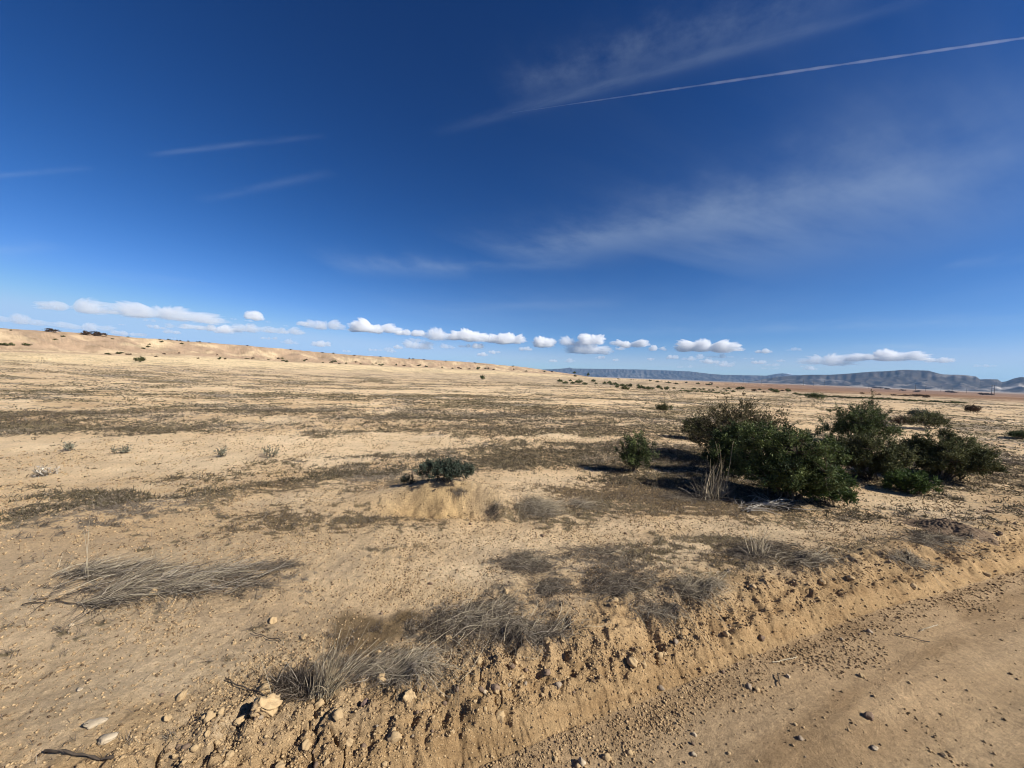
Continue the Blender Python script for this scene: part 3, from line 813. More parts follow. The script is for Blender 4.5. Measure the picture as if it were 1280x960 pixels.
# young grey-green plants on the bare sand
def rosette(px, py, wpx, hpx, seed, label, mat=M_LEAF_SAGE):
    return shrub(px, py, wpx, hpx, seed, label, mat, name='desert_plant', cat='plant', depth=.8, nclump=7, per=22, leaf=(.05, .012), clump_r=.06, upness=.9, gap=-.5)
rosette(83, 565, 17, 9, 31, 'grey green seedling with two upright tufts on pale sand')
rosette(146, 569, 24, 6, 32, 'flat withered seedling to one side of the two tufted seedlings')
rosette(275, 573, 17, 10, 33, 'pale leafy seedling at the edge of a dark crust streak')
rosette(336, 571, 16, 13, 34, 'upright seedling with one tall sprig beside the pale leafy seedling')
rosette(50, 596, 20, 7, 35, 'straw coloured tuft of withered leaves on the bare sand', M_DEADWOOD)

# ------------------------------------------------------------------ dry grass, twigs and litter
M_STRAW = tint_material('pale_straw', (.17, .135, .085), (.60, .505, .35), .8, .1, .15, (.37, .305, .205))
M_GREYTWIG = tint_material('weathered_twig', (.060, .047, .036), (.44, .375, .285), .9, 0, .15, (.195, .160, .120))
M_DARKTWIG = tint_material('dark_twig', (.036, .027, .020), (.18, .14, .105), .9, 0, .15)

def follow(xy, up):
    """points over the ground: xy (N,S,2) plan, up (N,S) height above the soil"""
    z = H(xy[..., 0], xy[..., 1])
    return np.concatenate([xy, (z + up)[..., None]], -1)

def sprawl(g, n, base, length, heading, hspread, rise, curl, S=6, sag=.7):
    """low curves: start at base (n,2), run in plan along a heading, rise and sink again"""
    hd = heading + hspread * g.normal(size=n)
    L = length * (.45 + .9 * g.random(n))
    t = np.linspace(0, 1, S)[None, :]
    turn = curl * g.normal(size=(n, 1))
    ang = hd[:, None] + turn * t + np.cumsum(.20 * g.normal(size=(n, S)), 1)
    st = L[:, None] / (S - 1)
    dx = np.cos(ang) * st; dy = np.sin(ang) * st
    X = base[:, :1] + np.concatenate([np.zeros((n, 1)), np.cumsum(dx[:, 1:], 1)], 1); Y = base[:, 1:] + np.concatenate([np.zeros((n, 1)), np.cumsum(dy[:, 1:], 1)], 1)
    a = rise * (.2 + 1.0 * g.random((n, 1)))
    up = a * (t * 1.9) * (1 - sag * t) + .004 + g.random((n, 1)) * rise * .35
    return follow(np.stack([X, Y], -1), up)

def upright(g, n, base, length, lean, spread, droop, S=6):
    """blades from the base rising along lean (3-vector) with spread and a droop at the tips"""
    d = np.array(lean)[None, :] + spread * g.normal(size=(n, 3)); d[:, 2] = np.abs(d[:, 2]) + .05
    d /= np.linalg.norm(d, axis=1, keepdims=True)
    L = length * ((.4 + .8 * g.random((n, 1, 1))) if n > 3 else 1.0)
    t = np.linspace(0, 1, S)[None, :, None]
    z0 = H(base[:, 0], base[:, 1])
    b = np.concatenate([base, z0[:, None]], 1)[:, None, :]
    side = g.normal(size=(n, 1, 3)) * .10
    p = b + d[:, None, :] * L * t + (side + np.array([0, 0, -droop])) * L * t ** 2
    zg = H(p[..., 0], p[..., 1]) + .002
    p[..., 2] = np.maximum(p[..., 2], zg)
    return p

def ell_pts(g, n, px, py, w, h, tight=.85):
    c, ux, uy = plan_ellipse(px, py, w, h)
    q = g.normal(size=(n, 2)) * .5 * tight
    return c[None] + q[:, :1] * ux[None] + q[:, 1:] * uy[None]

def clump(name, label, cat, at_px, parts, group=None):
    """parts: (part name, material, [(points, radius, tint centre)])"""
    b = P(*at_px); z = ground_z(b[0], b[1]); loc = np.array([b[0], b[1], z])
    o = empty(name, loc); tag(o, label, cat, group)
    for (pn, mat, sets) in parts:
        V, Fa, T, off = [], [], [], 0
        for (pts, r0, tc_) in sets:
            n, S, _ = pts.shape
            gg = np.random.default_rng(n)
            rad = r0 * (.5 + 1.3 * gg.random((n, 1)) ** 2.2) * (1 - .65 * np.linspace(0, 1, S)[None, :] ** 1.5)
            v, f = tubes(pts - loc, rad, 3)
            V.append(v); Fa.append(f + off); off += len(v)
            T.append(np.repeat(np.clip(tc_ + .33 * gg.normal(size=n), 0, 1), S * 3))
        link(pn, make_mesh(pn, np.concatenate(V), np.concatenate(Fa), False, tint=np.concatenate(T)), mat, o)
    return o

g = np.random.default_rng(5)
hdg = lambda deg: math.radians(deg)
# combed-over bundle of grey stems at one side of the field: two swaths leaning the same way
base1 = np.concatenate([ell_pts(g, 180, 150, 722, 150, 14), ell_pts(g, 150, 92, 722, 40, 10)])
base2 = np.concatenate([ell_pts(g, 270, 180, 742, 190, 14), ell_pts(g, 90, 112, 758, 44, 6), ell_pts(g, 120, 270, 722, 100, 12)])
clump('dry_grass_clump', 'widest bundle of grey fallen stems combed one way, a tan clod lying in it', 'dry grass', (210, 740), [
    ('fallen_stems', M_GREYTWIG, [(sprawl(g, 480, base2, .30, hdg(34), .46, .06, 1.0), .0018, .48), (sprawl(g, 130, ell_pts(g, 130, 325, 708, 80, 6), .15, hdg(5), .6, .025, .9), .0014, .3), (sprawl(g, 110, ell_pts(g, 110, 300, 730, 90, 10), .18, hdg(10), .6, .015, .9), .0013, .25)]),
    ('pale_stems', M_STRAW, [(sprawl(g, 160, base2[::3][:160], .36, hdg(34), .34, .07, .6), .0017, .45)]),
    ('dark_twigs', M_DARKTWIG, [(sprawl(g, 240, base2[::2][:240], .3, hdg(32), .5, .02, .8), .0017, .3), (sprawl(g, 8, ell_pts(g, 8, 60, 752, 40, 4), .22, hdg(0), .4, .02, .8), .0022, .3)])])
clump('dry_grass_clump', 'shorter bundle of fallen stems at the foot of two tall straw stalks', 'dry grass', (130, 722), [
    ('fallen_stems', M_GREYTWIG, [(sprawl(g, 330, base1, .23, hdg(38), .50, .065, 1.0), .0018, .46)]),
    ('pale_stems', M_STRAW, [(sprawl(g, 110, base1[::3][:110], .28, hdg(36), .36, .08, .6), .0017, .48), (upright(g, 50, ell_pts(g, 50, 150, 712, 160, 14), .16, (.25, .2, .8), .35, .1), .0012, .7)])])
clump('grass_stalk', 'two tall thin pale straw stalks rising from the combed swath', 'grass stalk', (108, 724), [
    ('stalk', M_STRAW, [(upright(g, 1, np.array([P(106, 726)[:2]]), .44, (.10, .0, 1.0), .01, -.02), .0030, .7)]),
    ('stalk', M_STRAW, [(upright(g, 1, np.array([P(110, 728)[:2]]), .37, (.02, .0, 1.0), .01, -.05), .0030, .7)])])
# the upright tuft nearest the road
b = ell_pts(g, 260, 398, 872, 44, 12); b3 = ell_pts(g, 420, 375, 862, 62, 26)
clump('dry_grass_clump', 'upright tuft of pale straw at the lip of the road bank', 'dry grass', (392, 872), [
    ('pale_blades', M_STRAW, [(upright(g, 90, b[:90], .27, (.18, .10, .9), .20, .06), .0016, .55), (upright(g, 26, b[150:176], .30, (.75, .25, .62), .14, .05), .0019, .55)]),
    ('dark_twigs', M_DARKTWIG, [(upright(g, 300, b3[:300], .12, (-.1, .15, .5), .5, .25), .0014, .42), (sprawl(g, 200, b3[:200], .13, hdg(150), 1.2, .04, 1.4), .0013, .4)]),
    ('grey_twigs', M_GREYTWIG, [(upright(g, 130, b3[:130], .15, (.1, .1, .6), .45, .2), .0014, .45)])])
clump('grass_stalk', 'single thin straw stalk standing by the big clod', 'grass stalk', (342, 884), [
    ('stalk', M_STRAW, [(upright(g, 1, np.array([P(342, 886)[:2]]), .26, (-.16, .0, 1.0), .01, -.05), .0022, .6)])])
def mat_clump(label, areas, at, n, heading=30, hs=.9, length=.26, rise=.06, tone=.42, pale=.12, seed=0):
    g = np.random.default_rng(900 + seed)
    pts = np.concatenate([ell_pts(g, int(n * w_), *a) for (w_, *a) in areas]); N = len(pts)
    k = int(N * pale)
    clump('dead_grass_mat', label, 'dead grass', at, [
        ('grey_twigs', M_GREYTWIG, [(sprawl(g, int(N * .8), pts[:int(N * .8)], length * .46, hdg(heading), hs * 1.9, rise * .60, 2.4), .0011, tone)]),
        ('dark_twigs', M_DARKTWIG, [(sprawl(g, (N + 1) // 2, pts[::2], length * .5, hdg(heading), hs * 2.4, rise * .35, 2.6), .0013, .4)]),
        ('pale_stems', M_STRAW, [(sprawl(g, k, pts[g.permutation(N)[:k]], length * .95, hdg(heading), hs * 1.0, rise * .8, 1.0), .0012, .5)])])
mat_clump('long tangled mat of dead stems trailing from the upright straw tuft', [(1, 490, 842, 130, 34)], (490, 845), 720, 25, .45, .30, .06, .5, .22, 1)
mat_clump('biggest tangled mat of dead grey twigs beside the brown moss', [(.6, 600, 775, 130, 46), (.4, 660, 795, 110, 30), (.25, 560, 790, 80, 40)], (610, 785), 1500, 30, .7, .27, .07, .42, .10, 2)
mat_clump('ring of matted grey twigs behind the biggest mat', [(1, 660, 706, 80, 32)], (665, 715), 1000, 40, 1.2, .22, .06, .4, .05, 3)
mat_clump('thin flattened dead grass between the two tangled mats on the sand', [(1, 770, 732, 90, 40)], (780, 740), 620, -25, .6, .30, .035, .35, .06, 4)
mat_clump('grey tuft of dead stems fanning over the sand near the bank', [(1, 868, 740, 70, 26)], (868, 745), 760, 10, .8, .24, .10, .45, .30, 5)
mat_clump('dry grass tuft leaning beside the hollow of the burrow', [(1, 672, 634, 54, 22)], (672, 640), 800, 20, .9, .34, .09, .52, .35, 6)
mat_clump('sparse mat of dead twigs below the pale stalks', [(1, 950, 690, 120, 36)], (950, 695), 700, -10, .9, .34, .05, .35, .06, 7)
mat_clump('dark matted twigs with a few pale stems near the bank', [(1, 1005, 702, 70, 22)], (1005, 706), 500, -20, .8, .3, .07, .42, .25, 8)
mat_clump('low mat of grey twigs below the dark ant mound', [(1, 1165, 676, 90, 14)], (1170, 680), 520, -5, .9, .34, .06, .45, .2, 9)
mat_clump('frayed grey grass at the crest of the road bank', [(1, 1130, 702, 60, 14)], (1130, 706), 300, 0, .9, .28, .06, .5, .3, 10)
mat_clump('thin scatter of dead stems on the sand above the biggest mat', [(1, 740, 690, 120, 24)], (740, 694), 420, 10, 1.0, .26, .03, .38, .08, 11)
mat_clump('small wisp of grey stems beyond the combed swath', [(1, 355, 706, 60, 8)], (358, 708), 160, 10, .6, .2, .04, .3, .05, 12)
mat_clump('dark dead weeds at the far corner of the burrow hollow', [(1, 618, 640, 16, 12)], (618, 645), 150, 60, .8, .16, .05, .3, .05, 13)
mat_clump('patch of fine dry weeds in front of the dark green clump', [(1, 860, 622, 90, 18)], (862, 626), 520, 10, 1.0, .3, .05, .35, .1, 14)
mat_clump('flat grey weed patch at the rim of the burrow mound', [(1, 574, 614, 26, 6)], (574, 616), 160, 0, 1.2, .10, .03, .4, .02, 15)
mat_clump('small grey mat between the ring of twigs and the biggest mat', [(1, 690, 735, 60, 26)], (690, 740), 400, 40, 1.2, .22, .05, .4, .05, 16)
mat_clump('thin trail of flat twigs below the grey fan shaped tuft', [(1, 820, 765, 80, 16)], (820, 768), 300, -25, .6, .30, .03, .35, .06, 17)
mat_clump('low grey weeds beyond the dry tuft by the burrow hollow', [(1, 722, 632, 50, 16)], (722, 636), 320, 20, .9, .30, .06, .45, .2, 18)
# upright stalks before the thicket
b = ell_pts(g, 240, 892, 622, 46, 12)
clump('dry_grass_clump', 'tall upright tuft of bare straw stalks in front of the thicket', 'dry grass', (892, 626), [
    ('pale_stalks', M_STRAW, [(upright(g, 60, b[:60], .46, (.06, 0, .95), .22, .04), .0030, .30), (upright(g, 60, b[95:155], .30, (-.2, 0, .7), .40, .1), .0030, .45)]),
    ('grey_twigs', M_GREYTWIG, [(upright(g, 240, b, .34, (0, 0, .6), .55, .25), .0026, .45)]),
    ('tall_stalk', M_STRAW, [(upright(g, 3, b[:3] + np.array([.06, 0]), .74, (.16, 0, 1), .05, -.02), .0055, .5)])])
b = ell_pts(g, 60, 958, 632, 70, 8)
clump('dead_branch', 'bleached dead twigs lying on the sand under the thicket', 'dead branch', (958, 633), [
    ('twigs', M_DEADWOOD, [(sprawl(g, 60, b, .34, hdg(10), .9, .09, .8), .0038, .7)])])
b = ell_pts(g, 30, 935, 640, 26, 6)
clump('dead_branch', 'small spray of silvery sticks beside the tall straw tuft', 'dead branch', (932, 641), [
    ('twigs', M_DEADWOOD, [(sprawl(g, 26, b[:26], .3, hdg(25), .6, .10, .6), .0032, .55)])])
b = ell_pts(g, 60, 948, 694, 22, 8)
clump('dry_grass_clump', 'small upright pale tuft in the mat of dead twigs', 'dry grass', (948, 696), [
    ('pale_blades', M_STRAW, [(upright(g, 34, b[:34], .30, (.08, 0, .9), .25, .05), .0024, .65)]),
    ('grey_twigs', M_GREYTWIG, [(upright(g, 60, b, .2, (0, 0, .7), .5, .2), .002, .45)])])
def stick(label, a, bpx, r, mat, bumps=0, name='stick', up=.012, tone=.3):
    A, B = P(*a)[:2], P(*bpx)[:2]
    S = 12; t = np.linspace(0, 1, S)
    gg = np.random.default_rng(int(a[0]))
    xy = A[None] + (B - A)[None] * t[:, None] + np.stack([gg.normal(size=S), gg.normal(size=S)], 1) * .0022
    p = follow(xy[None], np.full((1, S), up) + .004 * gg.random((1, S)))
    c_ = p[0, S // 2]
    v, f = tubes(p - c_, np.full((1, S), r) * (1 + (.32 if r > .004 else .15) * gg.normal(size=(1, S))), 6)
    o = link(name, make_mesh(name, v, f, True, tint=np.clip(tone + .2 * gg.normal(size=len(v)), 0, 1)), mat, None, c_)
    return tag(o, label, 'stick')
stick('dark knobbly stick lying on the sand in the near corner', (56, 945), (140, 955), .0042, M_DARKTWIG)
stick('thin dark curved twig lying beside the upright straw tuft', (283, 848), (330, 879), .0030, M_DARKTWIG, tone=.3)
stick('short dark twig beside the two pale stone flakes', (315, 794), (352, 806), .0028, M_DARKTWIG)
stick('thin pale straw lying on the road below the bank', (965, 831), (995, 824), .0030, M_STRAW, tone=.6)
stick('short brown twig lying on the road at the foot of the bank', (972, 845), (974, 860), .0032, M_DARKTWIG)
stick('long thin twig lying across the road surface', (1118, 795), (1162, 803), .0030, M_DARKTWIG, tone=.5)
stick('curved pale straw lying on the far part of the road', (1150, 790), (1172, 783), .0032, M_STRAW, tone=.6)
stick('slim grey twig poking out of the sand before the combed swath', (28, 757), (100, 756), .0034, M_DARKTWIG, tone=.2)

# loose litter on the plant patches and tufts of crust farther out: nobody could count these
g = np.random.default_rng(77)
def scatter(n, rmin, rmax, pw=1.0):
    th = (g.random(n) - .5) * 2 * math.radians(60); rr = rmin * (rmax / rmin) ** (g.random(n) ** pw)
    return np.stack([rr * np.sin(th), rr * np.cos(th)], 1)
q = scatter(230000, 1.5, 17)
mv, _ = veg_mask(q[:, 0], q[:, 1])
s_, d_ = road_sd(q[:, 0], q[:, 1])
keep = (g.random(len(q)) < mv * .85 + .012) & (d_ > .25)
q = q[keep][:60000]; rr = np.hypot(q[:, 0], q[:, 1])
def stuff(name, mat, pts, rad, tone):
    n, S, _ = pts.shape
    v, f = tubes(pts, rad, 3)
    o = link(name, make_mesh(name, v, f, False, tint=np.repeat(np.clip(tone + .22 * g.normal(size=n), 0, 1), S * 3)), mat)
    return tag(o, kind='stuff')
hd_ = g.random(len(q)) * 2 * PI
L = (.018 + .04 * g.random(len(q)) ** 2) * (.75 + .08 * rr)
t = np.linspace(-.5, .5, 3)[None, :]; L = L * .9
pp = np.stack([q[:, :1] + np.cos(hd_)[:, None] * L[:, None] * t, q[:, 1:] + np.sin(hd_)[:, None] * L[:, None] * t], -1)
up = np.array([0.002, .012, .018])[None] * (.3 + 1.6 * g.random((len(q), 1))) * (1 + .10 * rr[:, None])
pts = follow(pp, up)
pick = g.random(len(q))
sel = pick < .72
stuff('plant_litter', M_DARKTWIG, pts[sel], np.broadcast_to((.0005 + .00024 * rr[sel])[:, None] * np.array([1, .9, .5]), (sel.sum(), 3)), .5)
sel = ~sel
stuff('straw_litter', M_GREYTWIG, pts[sel], np.broadcast_to((.0005 + .00022 * rr[sel])[:, None] * np.array([1, .9, .5]), (sel.sum(), 3)), .55)
# ankle-high tufts on the plain
q = scatter(150000, 6, 80)
mv, _ = veg_mask(q[:, 0], q[:, 1])
q = q[g.random(len(q)) < mv * .55 + .010][:34000]
rr = np.hypot(q[:, 0], q[:, 1])
M_CRUST = tint_material('dry_ground_cover', (.040, .032, .018), (.17, .14, .085), .9, 0, .1)
K = 4
b = np.repeat(q, K, 0) + g.normal(size=(len(q) * K, 2)) * .03
p = upright(g, len(b), b, .058, (0, 0, .5), .7, .2, 3)
p[..., 2] += 0
rb = np.repeat(rr, K)
stuff('ground_cover', M_CRUST, p, np.broadcast_to((.0022 + .00035 * rb)[:, None] * np.array([1, .9, .4]), (len(b), 3)), .45)
# ------------------------------------------------------------------ stones, clods, ant mound
def ico(sub):
    import bmesh
    bm = bmesh.new(); bmesh.ops.create_icosphere(bm, subdivisions=sub, radius=1.0)
    v = np.array([q.co[:] for q in bm.verts]); f = np.array([[w.index for w in q.verts] for q in bm.faces]); bm.free()
    return v, f
V1, F1 = ico(1); V3, F3 = ico(3); V4, F4 = ico(4)

def rock_verts(seed, v, rough=.22, flat=.7, cuts=7):
    g = np.random.default_rng(seed)
    p = v * np.array([1.0, .62 + .3 * g.random(), flat])
    for _ in range(cuts):                         # broken faces
        n = g.normal(size=3); n /= np.linalg.norm(n); lim = .42 + .35 * g.random()
        d = p @ n
        p = p - np.where(d > lim, (d - lim) * .9, 0)[:, None] * n
    r_ = 1 + rough * (gnoise(v[:, 0] * 1.7 + v[:, 2] * 2.1 + seed, v[:, 1] * 1.7 - v[:, 2] + seed, 500) + .5 * gnoise(v[:, 0] * 4 + v[:, 2] * 3 + seed, v[:, 1] * 4 - v[:, 2] * 3, 501) + .22 * gnoise(v[:, 0] * 11 + v[:, 2] * 9, v[:, 1] * 11 - v[:, 2] * 7 + seed, 502))
    return p * r_[:, None]

M_CLOD = rock_material('dry_clod', (.36, .245, .125), (.53, .385, .215), 28)
M_STONE_BROWN = rock_material('brown_stone', (.13, .085, .055), (.27, .19, .13), 30)
M_STONE_PURPLE = rock_material('purple_brown_stone', (.12, .080, .066), (.22, .15, .12), 30)
M_STONE_PALE = rock_material('pale_stone', (.34, .26, .165), (.50, .41, .29), 40)
M_STONE_GREY = rock_material('grey_stone', (.23, .175, .12), (.38, .30, .215), 30)

def stone(px, py, wpx, seed, label, mat, name='stone', cat='stone', flat=.7, sink=.25, v=None, f=None, rz=None, rough=.30, cuts=13, group=None, long=1.0):
    p = P(px, py); z = ground_z(p[0], p[1]); D = math.hypot(p[1], CAM_Z)
    R = wpx * .36 / F * D * (.74 if mat is M_STONE_PALE else 1.0)
    vv = rock_verts(seed, V3 if v is None else v, rough, flat, cuts) * np.array([long, 1, 1])
    me = make_mesh(name, vv * R, F3 if f is None else f, True)
    o = link(name, me, mat, None, (p[0], p[1], z + R * flat * (1 - 2 * sink)))
    o.rotation_euler = (0, 0, (seed * 1.7) % 6.28 if rz is None else rz)
    return tag(o, label, cat, group)

stone(332, 897, 38, 1, 'biggest tan clod of dry earth below the upright straw tuft', M_CLOD, 'clod', 'clod', .75, .2, V4, F4, rough=.35)
stone(300, 903, 20, 2, 'dark shaded clod beside the biggest tan clod', M_CLOD, 'clod', 'clod', .7, .15, rough=.35)
stone(193, 744, 15, 3, 'rounded tan clod lying in the combed grey swath', M_CLOD, 'clod', 'clod', .85, .2, rough=.25)
stone(116, 909, 26, 4, 'long pale flake of stone lying on the sand near the dark stick', M_STONE_PALE, flat=.30, sink=.42, long=1.5, rz=.35)
stone(132, 928, 24, 5, 'tilted pale stone flake with a dark hole beside it', M_STONE_PALE, flat=.40, sink=.42, long=1.3, rz=.7)
stone(89, 781, 12, 6, 'white stone chip in front of the combed grey swath', M_STONE_PALE, flat=.5, long=1.2)
stone(99, 866, 12, 7, 'small pale chip lying alone on the bare washed sand', M_STONE_PALE, flat=.4, long=1.3)
stone(457, 879, 14, 8, 'purple brown stone set in the crumbled lip of the bank', M_STONE_PURPLE)
stone(512, 878, 22, 9, 'large broken clod overhanging a crack in the bank', M_CLOD, 'clod', 'clod', .8, .3, rough=.35)
stone(684, 844, 13, 10, 'dark brown stone in the pebbly slope below the biggest mat', M_STONE_BROWN)
stone(697, 860, 13, 11, 'round grey stone just below the dark brown stone', M_STONE_GREY)
stone(637, 857, 10, 12, 'white pebble in the pebbly slope of the bank', M_STONE_PALE)
stone(606, 869, 12, 13, 'cream pebble lower than the white one on the bank', M_STONE_PALE)
stone(619, 868, 14, 14, 'dark hollow-sided clod between the two pale pebbles', M_STONE_BROWN, 'clod', 'clod')
stone(727, 956, 18, 15, 'pale upright stone on the road at the lower edge of the view', M_STONE_PALE, flat=.9)
stone(867, 944, 12, 16, 'rounded buff stone on the road beside small dark pebbles', M_STONE_PALE, flat=.6)
stone(1086, 897, 15, 17, 'dark stone alone in the middle of the road', M_STONE_BROWN, flat=.55)
stone(1093, 938, 14, 18, 'pale stone on the road nearest the view', M_STONE_PALE, flat=.55)
stone(985, 848, 11, 19, 'white chipped stone on the road beside the short brown twig', M_STONE_PALE, flat=.6)
stone(936, 861, 11, 20, 'buff stone among crumbs at the foot of the bank', M_STONE_GREY, flat=.6)
stone(1052, 800, 9, 21, 'small pale stone at the foot of the bank before the long twig', M_STONE_PALE, flat=.6)
stone(1086, 791, 10, 22, 'brown stone beside the bank where the road narrows', M_STONE_GREY, flat=.6)
stone(868, 919, 9, 23, 'pale pebble lying alone on the smooth road', M_STONE_PALE, flat=.6)
stone(1001, 925, 10, 24, 'flat grey pebble on the smooth road', M_STONE_GREY, flat=.4)
stone(679, 671, 9, 25, 'dark clod on the sand before the hollow of the burrow', M_STONE_BROWN, 'clod', 'clod')
stone(588, 655, 6, 26, 'dark pebble at the mouth of the burrow hollow', M_STONE_BROWN)
stone(538, 729, 9, 27, 'rust brown stone alone on the sand above the brown moss', M_STONE_BROWN, flat=.5)
stone(952, 798, 13, 28, 'dark clod at the top of the road bank', M_STONE_BROWN, 'clod', 'clod')
stone(908, 794, 12, 29, 'tan clod at the top of the road bank beside a dark one', M_CLOD, 'clod', 'clod')
stone(1142, 735, 14, 30, 'dark wedge of earth under the frayed grass on the bank', M_CLOD, 'clod', 'clod')
stone(1236, 640, 8, 31, 'dark clod beside the ant mound', M_STONE_BROWN, 'clod', 'clod')
stone(1250, 670, 9, 32, 'dark clod on the bank below the ant mound', M_STONE_BROWN, 'clod', 'clod')
stone(782, 668, 7, 33, 'brown pebble on the pale crumbly sand by the low weeds', M_STONE_BROWN)

# clods and pebbles of the bank and the road edge, each its own object
g = np.random.default_rng(314)
kinds = [(M_CLOD, 'clod', 'clod', 'crumbly tan clod loose on the roadside bank', 'tan clods along the bank'),
         (M_STONE_BROWN, 'pebble', 'pebble', 'small dark brown pebble loose on the roadside bank', 'dark pebbles along the bank'),
         (M_STONE_GREY, 'pebble', 'pebble', 'small grey pebble loose on the roadside bank', 'grey pebbles along the bank')]
protos = []
for i in range(12):
    k = kinds[(0, 0, 0, 0, 0, 0, 1, 1, 1, 2, 2, 0)[i]]
    me = make_mesh(k[1], rock_verts(700 + i, V3 if k[1] == 'clod' else ico(2)[0], .32 if k[1] == 'clod' else .15, .72), F3 if k[1] == 'clod' else ico(2)[1], True)
    me.materials.append(k[0]); protos.append((me, k))
cnt = 0; tries = 0
while cnt < 230 and tries < 6000:
    tries += 1
    px = 200 + 1080 * g.random(); py = 640 + 320 * g.random()
    p = P(px, py)
    if p is None: continue
    s_, d_ = road_sd(np.array([p[0]]), np.array([p[1]])); d_ = d_[0]
    pr = .9 if .10 < d_ < .75 else (.5 if -.22 < d_ <= 0 else (.10 if d_ < 0 else (.04 if d_ > .75 else .03)))
    if g.random() > pr * min(1, 4 / p[1] ** 2 + .25): continue
    me, k = protos[g.integers(12)]
    sz = (.010 + .020 * g.random() ** 2.2) * (1 if d_ > 0 else .65) * (1.15 if k[1] == 'clod' else .75)
    o = bpy.data.objects.new(k[1], me); COL.objects.link(o)
    z = ground_z(p[0], p[1]); o.location = (p[0], p[1], z + sz * .30); o.scale = (sz, sz, sz)
    o.rotation_euler = (g.normal() * .3, g.normal() * .3, g.random() * 6.28)
    if d_ < 0:
        tag(o, k[3].replace('the roadside bank', 'the graded road'), k[2], k[4].replace('along the bank', 'on the road'))
    else:
        tag(o, k[3], k[2], k[4])
    cnt += 1

# uncountable grit: crumbs of dry earth over the field, the bank and the road
N = 480000
th = (g.random(N) - .5) * 2 * math.radians(58); rr = 1.45 * (11 / 1.45) ** (g.random(N) ** 1.0)
x_, y_ = rr * np.sin(th), rr * np.cos(th)
s_, d_ = road_sd(x_, y_)
cl = fbm(x_ / .5, y_ / .5, 520, 3); cl2 = fbm(x_ / 1.6, y_ / 1.6, 521, 2)
pr = np.where(d_ < 0, .025 + .5 * sst(-.30, -.06, d_ + .12 * cl) + .45 * sst(.2, .8, cl), .13 + .42 * sst(.0, .7, cl) + .25 * sst(0, .6, cl2))
pr = np.where((d_ > .10) & (d_ < .42 + .2 * cl), .40 + .5 * sst(-.1, .5, cl), pr); pr = np.where((d_ >= -.01) & (d_ < .10), .22, pr)
for (mx_, my_, mw_, mh_) in ((480, 786, 120, 60), (360, 860, 50, 40)):
    mc_, mu_, mv2_ = plan_ellipse(mx_, my_, mw_, mh_)
    pr = pr * (1 - .93 * np.exp(-(((x_ - mc_[0]) / np.hypot(*mu_)) ** 2 + ((y_ - mc_[1]) / np.hypot(*mv2_)) ** 2) ** 2))
k = g.random(N) < pr
x_, y_, rr, d_ = x_[k], y_[k], rr[k], d_[k]
n = len(x_)
size = (.0013 + .0055 * g.random(n) ** 3.6) * (.7 + .16 * rr) * np.where((d_ > .1) & (d_ < .45 + .2 * cl[k]), 1.05, 1.0)
z_ = H(x_, y_)
tv = np.stack([rock_verts(800 + i, V1, .35, .75, 4) for i in range(24)])
# twelve-sided crumbs: the plain icosahedron, squashed and turned at random
I0, IF = V1, F1
def ico0():
    ph = (1 + 5 ** .5) / 2
    v = np.array([[-1, ph, 0], [1, ph, 0], [-1, -ph, 0], [1, -ph, 0], [0, -1, ph], [0, 1, ph], [0, -1, -ph], [0, 1, -ph], [ph, 0, -1], [ph, 0, 1], [-ph, 0, -1], [-ph, 0, 1]], float)
    v /= np.linalg.norm(v[0])
    f = np.array([[0, 11, 5], [0, 5, 1], [0, 1, 7], [0, 7, 10], [0, 10, 11], [1, 5, 9], [5, 11, 4], [11, 10, 2], [10, 7, 6], [7, 1, 8], [3, 9, 4], [3, 4, 2], [3, 2, 6], [3, 6, 8], [3, 8, 9], [4, 9, 5], [2, 4, 11], [6, 2, 10], [8, 6, 7], [9, 8, 1]])
    return v, f
iv, if_ = ico0()
vv = iv[None] * (1 + .28 * g.normal(size=(n, 12, 1))) * np.array([1.1, .9, .75])
an = g.random(n) * 2 * PI; ca, sa = np.cos(an)[:, None], np.sin(an)[:, None]
X = vv[..., 0] * ca - vv[..., 1] * sa; Yv = vv[..., 0] * sa + vv[..., 1] * ca
W = np.stack([X, Yv, vv[..., 2]], -1) * size[:, None, None] + np.stack([x_, y_, z_ + size * .35], -1)[:, None, :]
ff = (if_[None] + (np.arange(n) * 12)[:, None, None]).reshape(-1, 3)
tint = np.repeat(np.clip(.62 + .28 * g.normal(size=n) - .5 * (g.random(n) < .22), 0, 1), 12)  # a random share is darkened to imitate small shadows and pits
M_GRIT = tint_material('earth_crumb', (.095, .062, .036), (.43, .305, .165), .95, 0, .1, (.315, .215, .115))
tag(link('gravel', make_mesh('gravel', W.reshape(-1, 3), ff, False, tint=tint), M_GRIT), kind='stuff')

# ant mound: a low cone of dark grit on the sand
p = P(1193, 663); D = p[1]
rx = 46 / F * D; hh = .115
na2, nr2 = 160, 70
R_ = np.linspace(0, 1, nr2)[:, None]; A_ = np.linspace(0, 2 * PI, na2, endpoint=False)[None, :]
ax_, ay_ = p[0] + rx * R_ * np.cos(A_), p[1] + rx * .2 + rx * 1.15 * R_ * np.sin(A_)
gz = H(ax_, ay_)
prof = hh * (np.clip(1 - R_ / .62, 0, 1) ** 1.15 * .85 + .10 * np.exp(-(R_ / .75) ** 2)) + .003 + 0 * A_
prof = prof + (.010 * gnoise(ax_ / .10, ay_ / .10, 531) + .009 * gnoise(ax_ / .030, ay_ / .030, 532) + .006 * gnoise(ax_ / .015, ay_ / .015, 534)) * (1 - .4 * R_)
prof = prof * (1 - sst(.84, 1, R_)) - .012 * sst(.70, 1, R_ + .18 * gnoise(ax_ / .09, ay_ / .09, 533))
c0 = np.array([p[0], p[1] + rx * .2, float(gz[0, 0])])
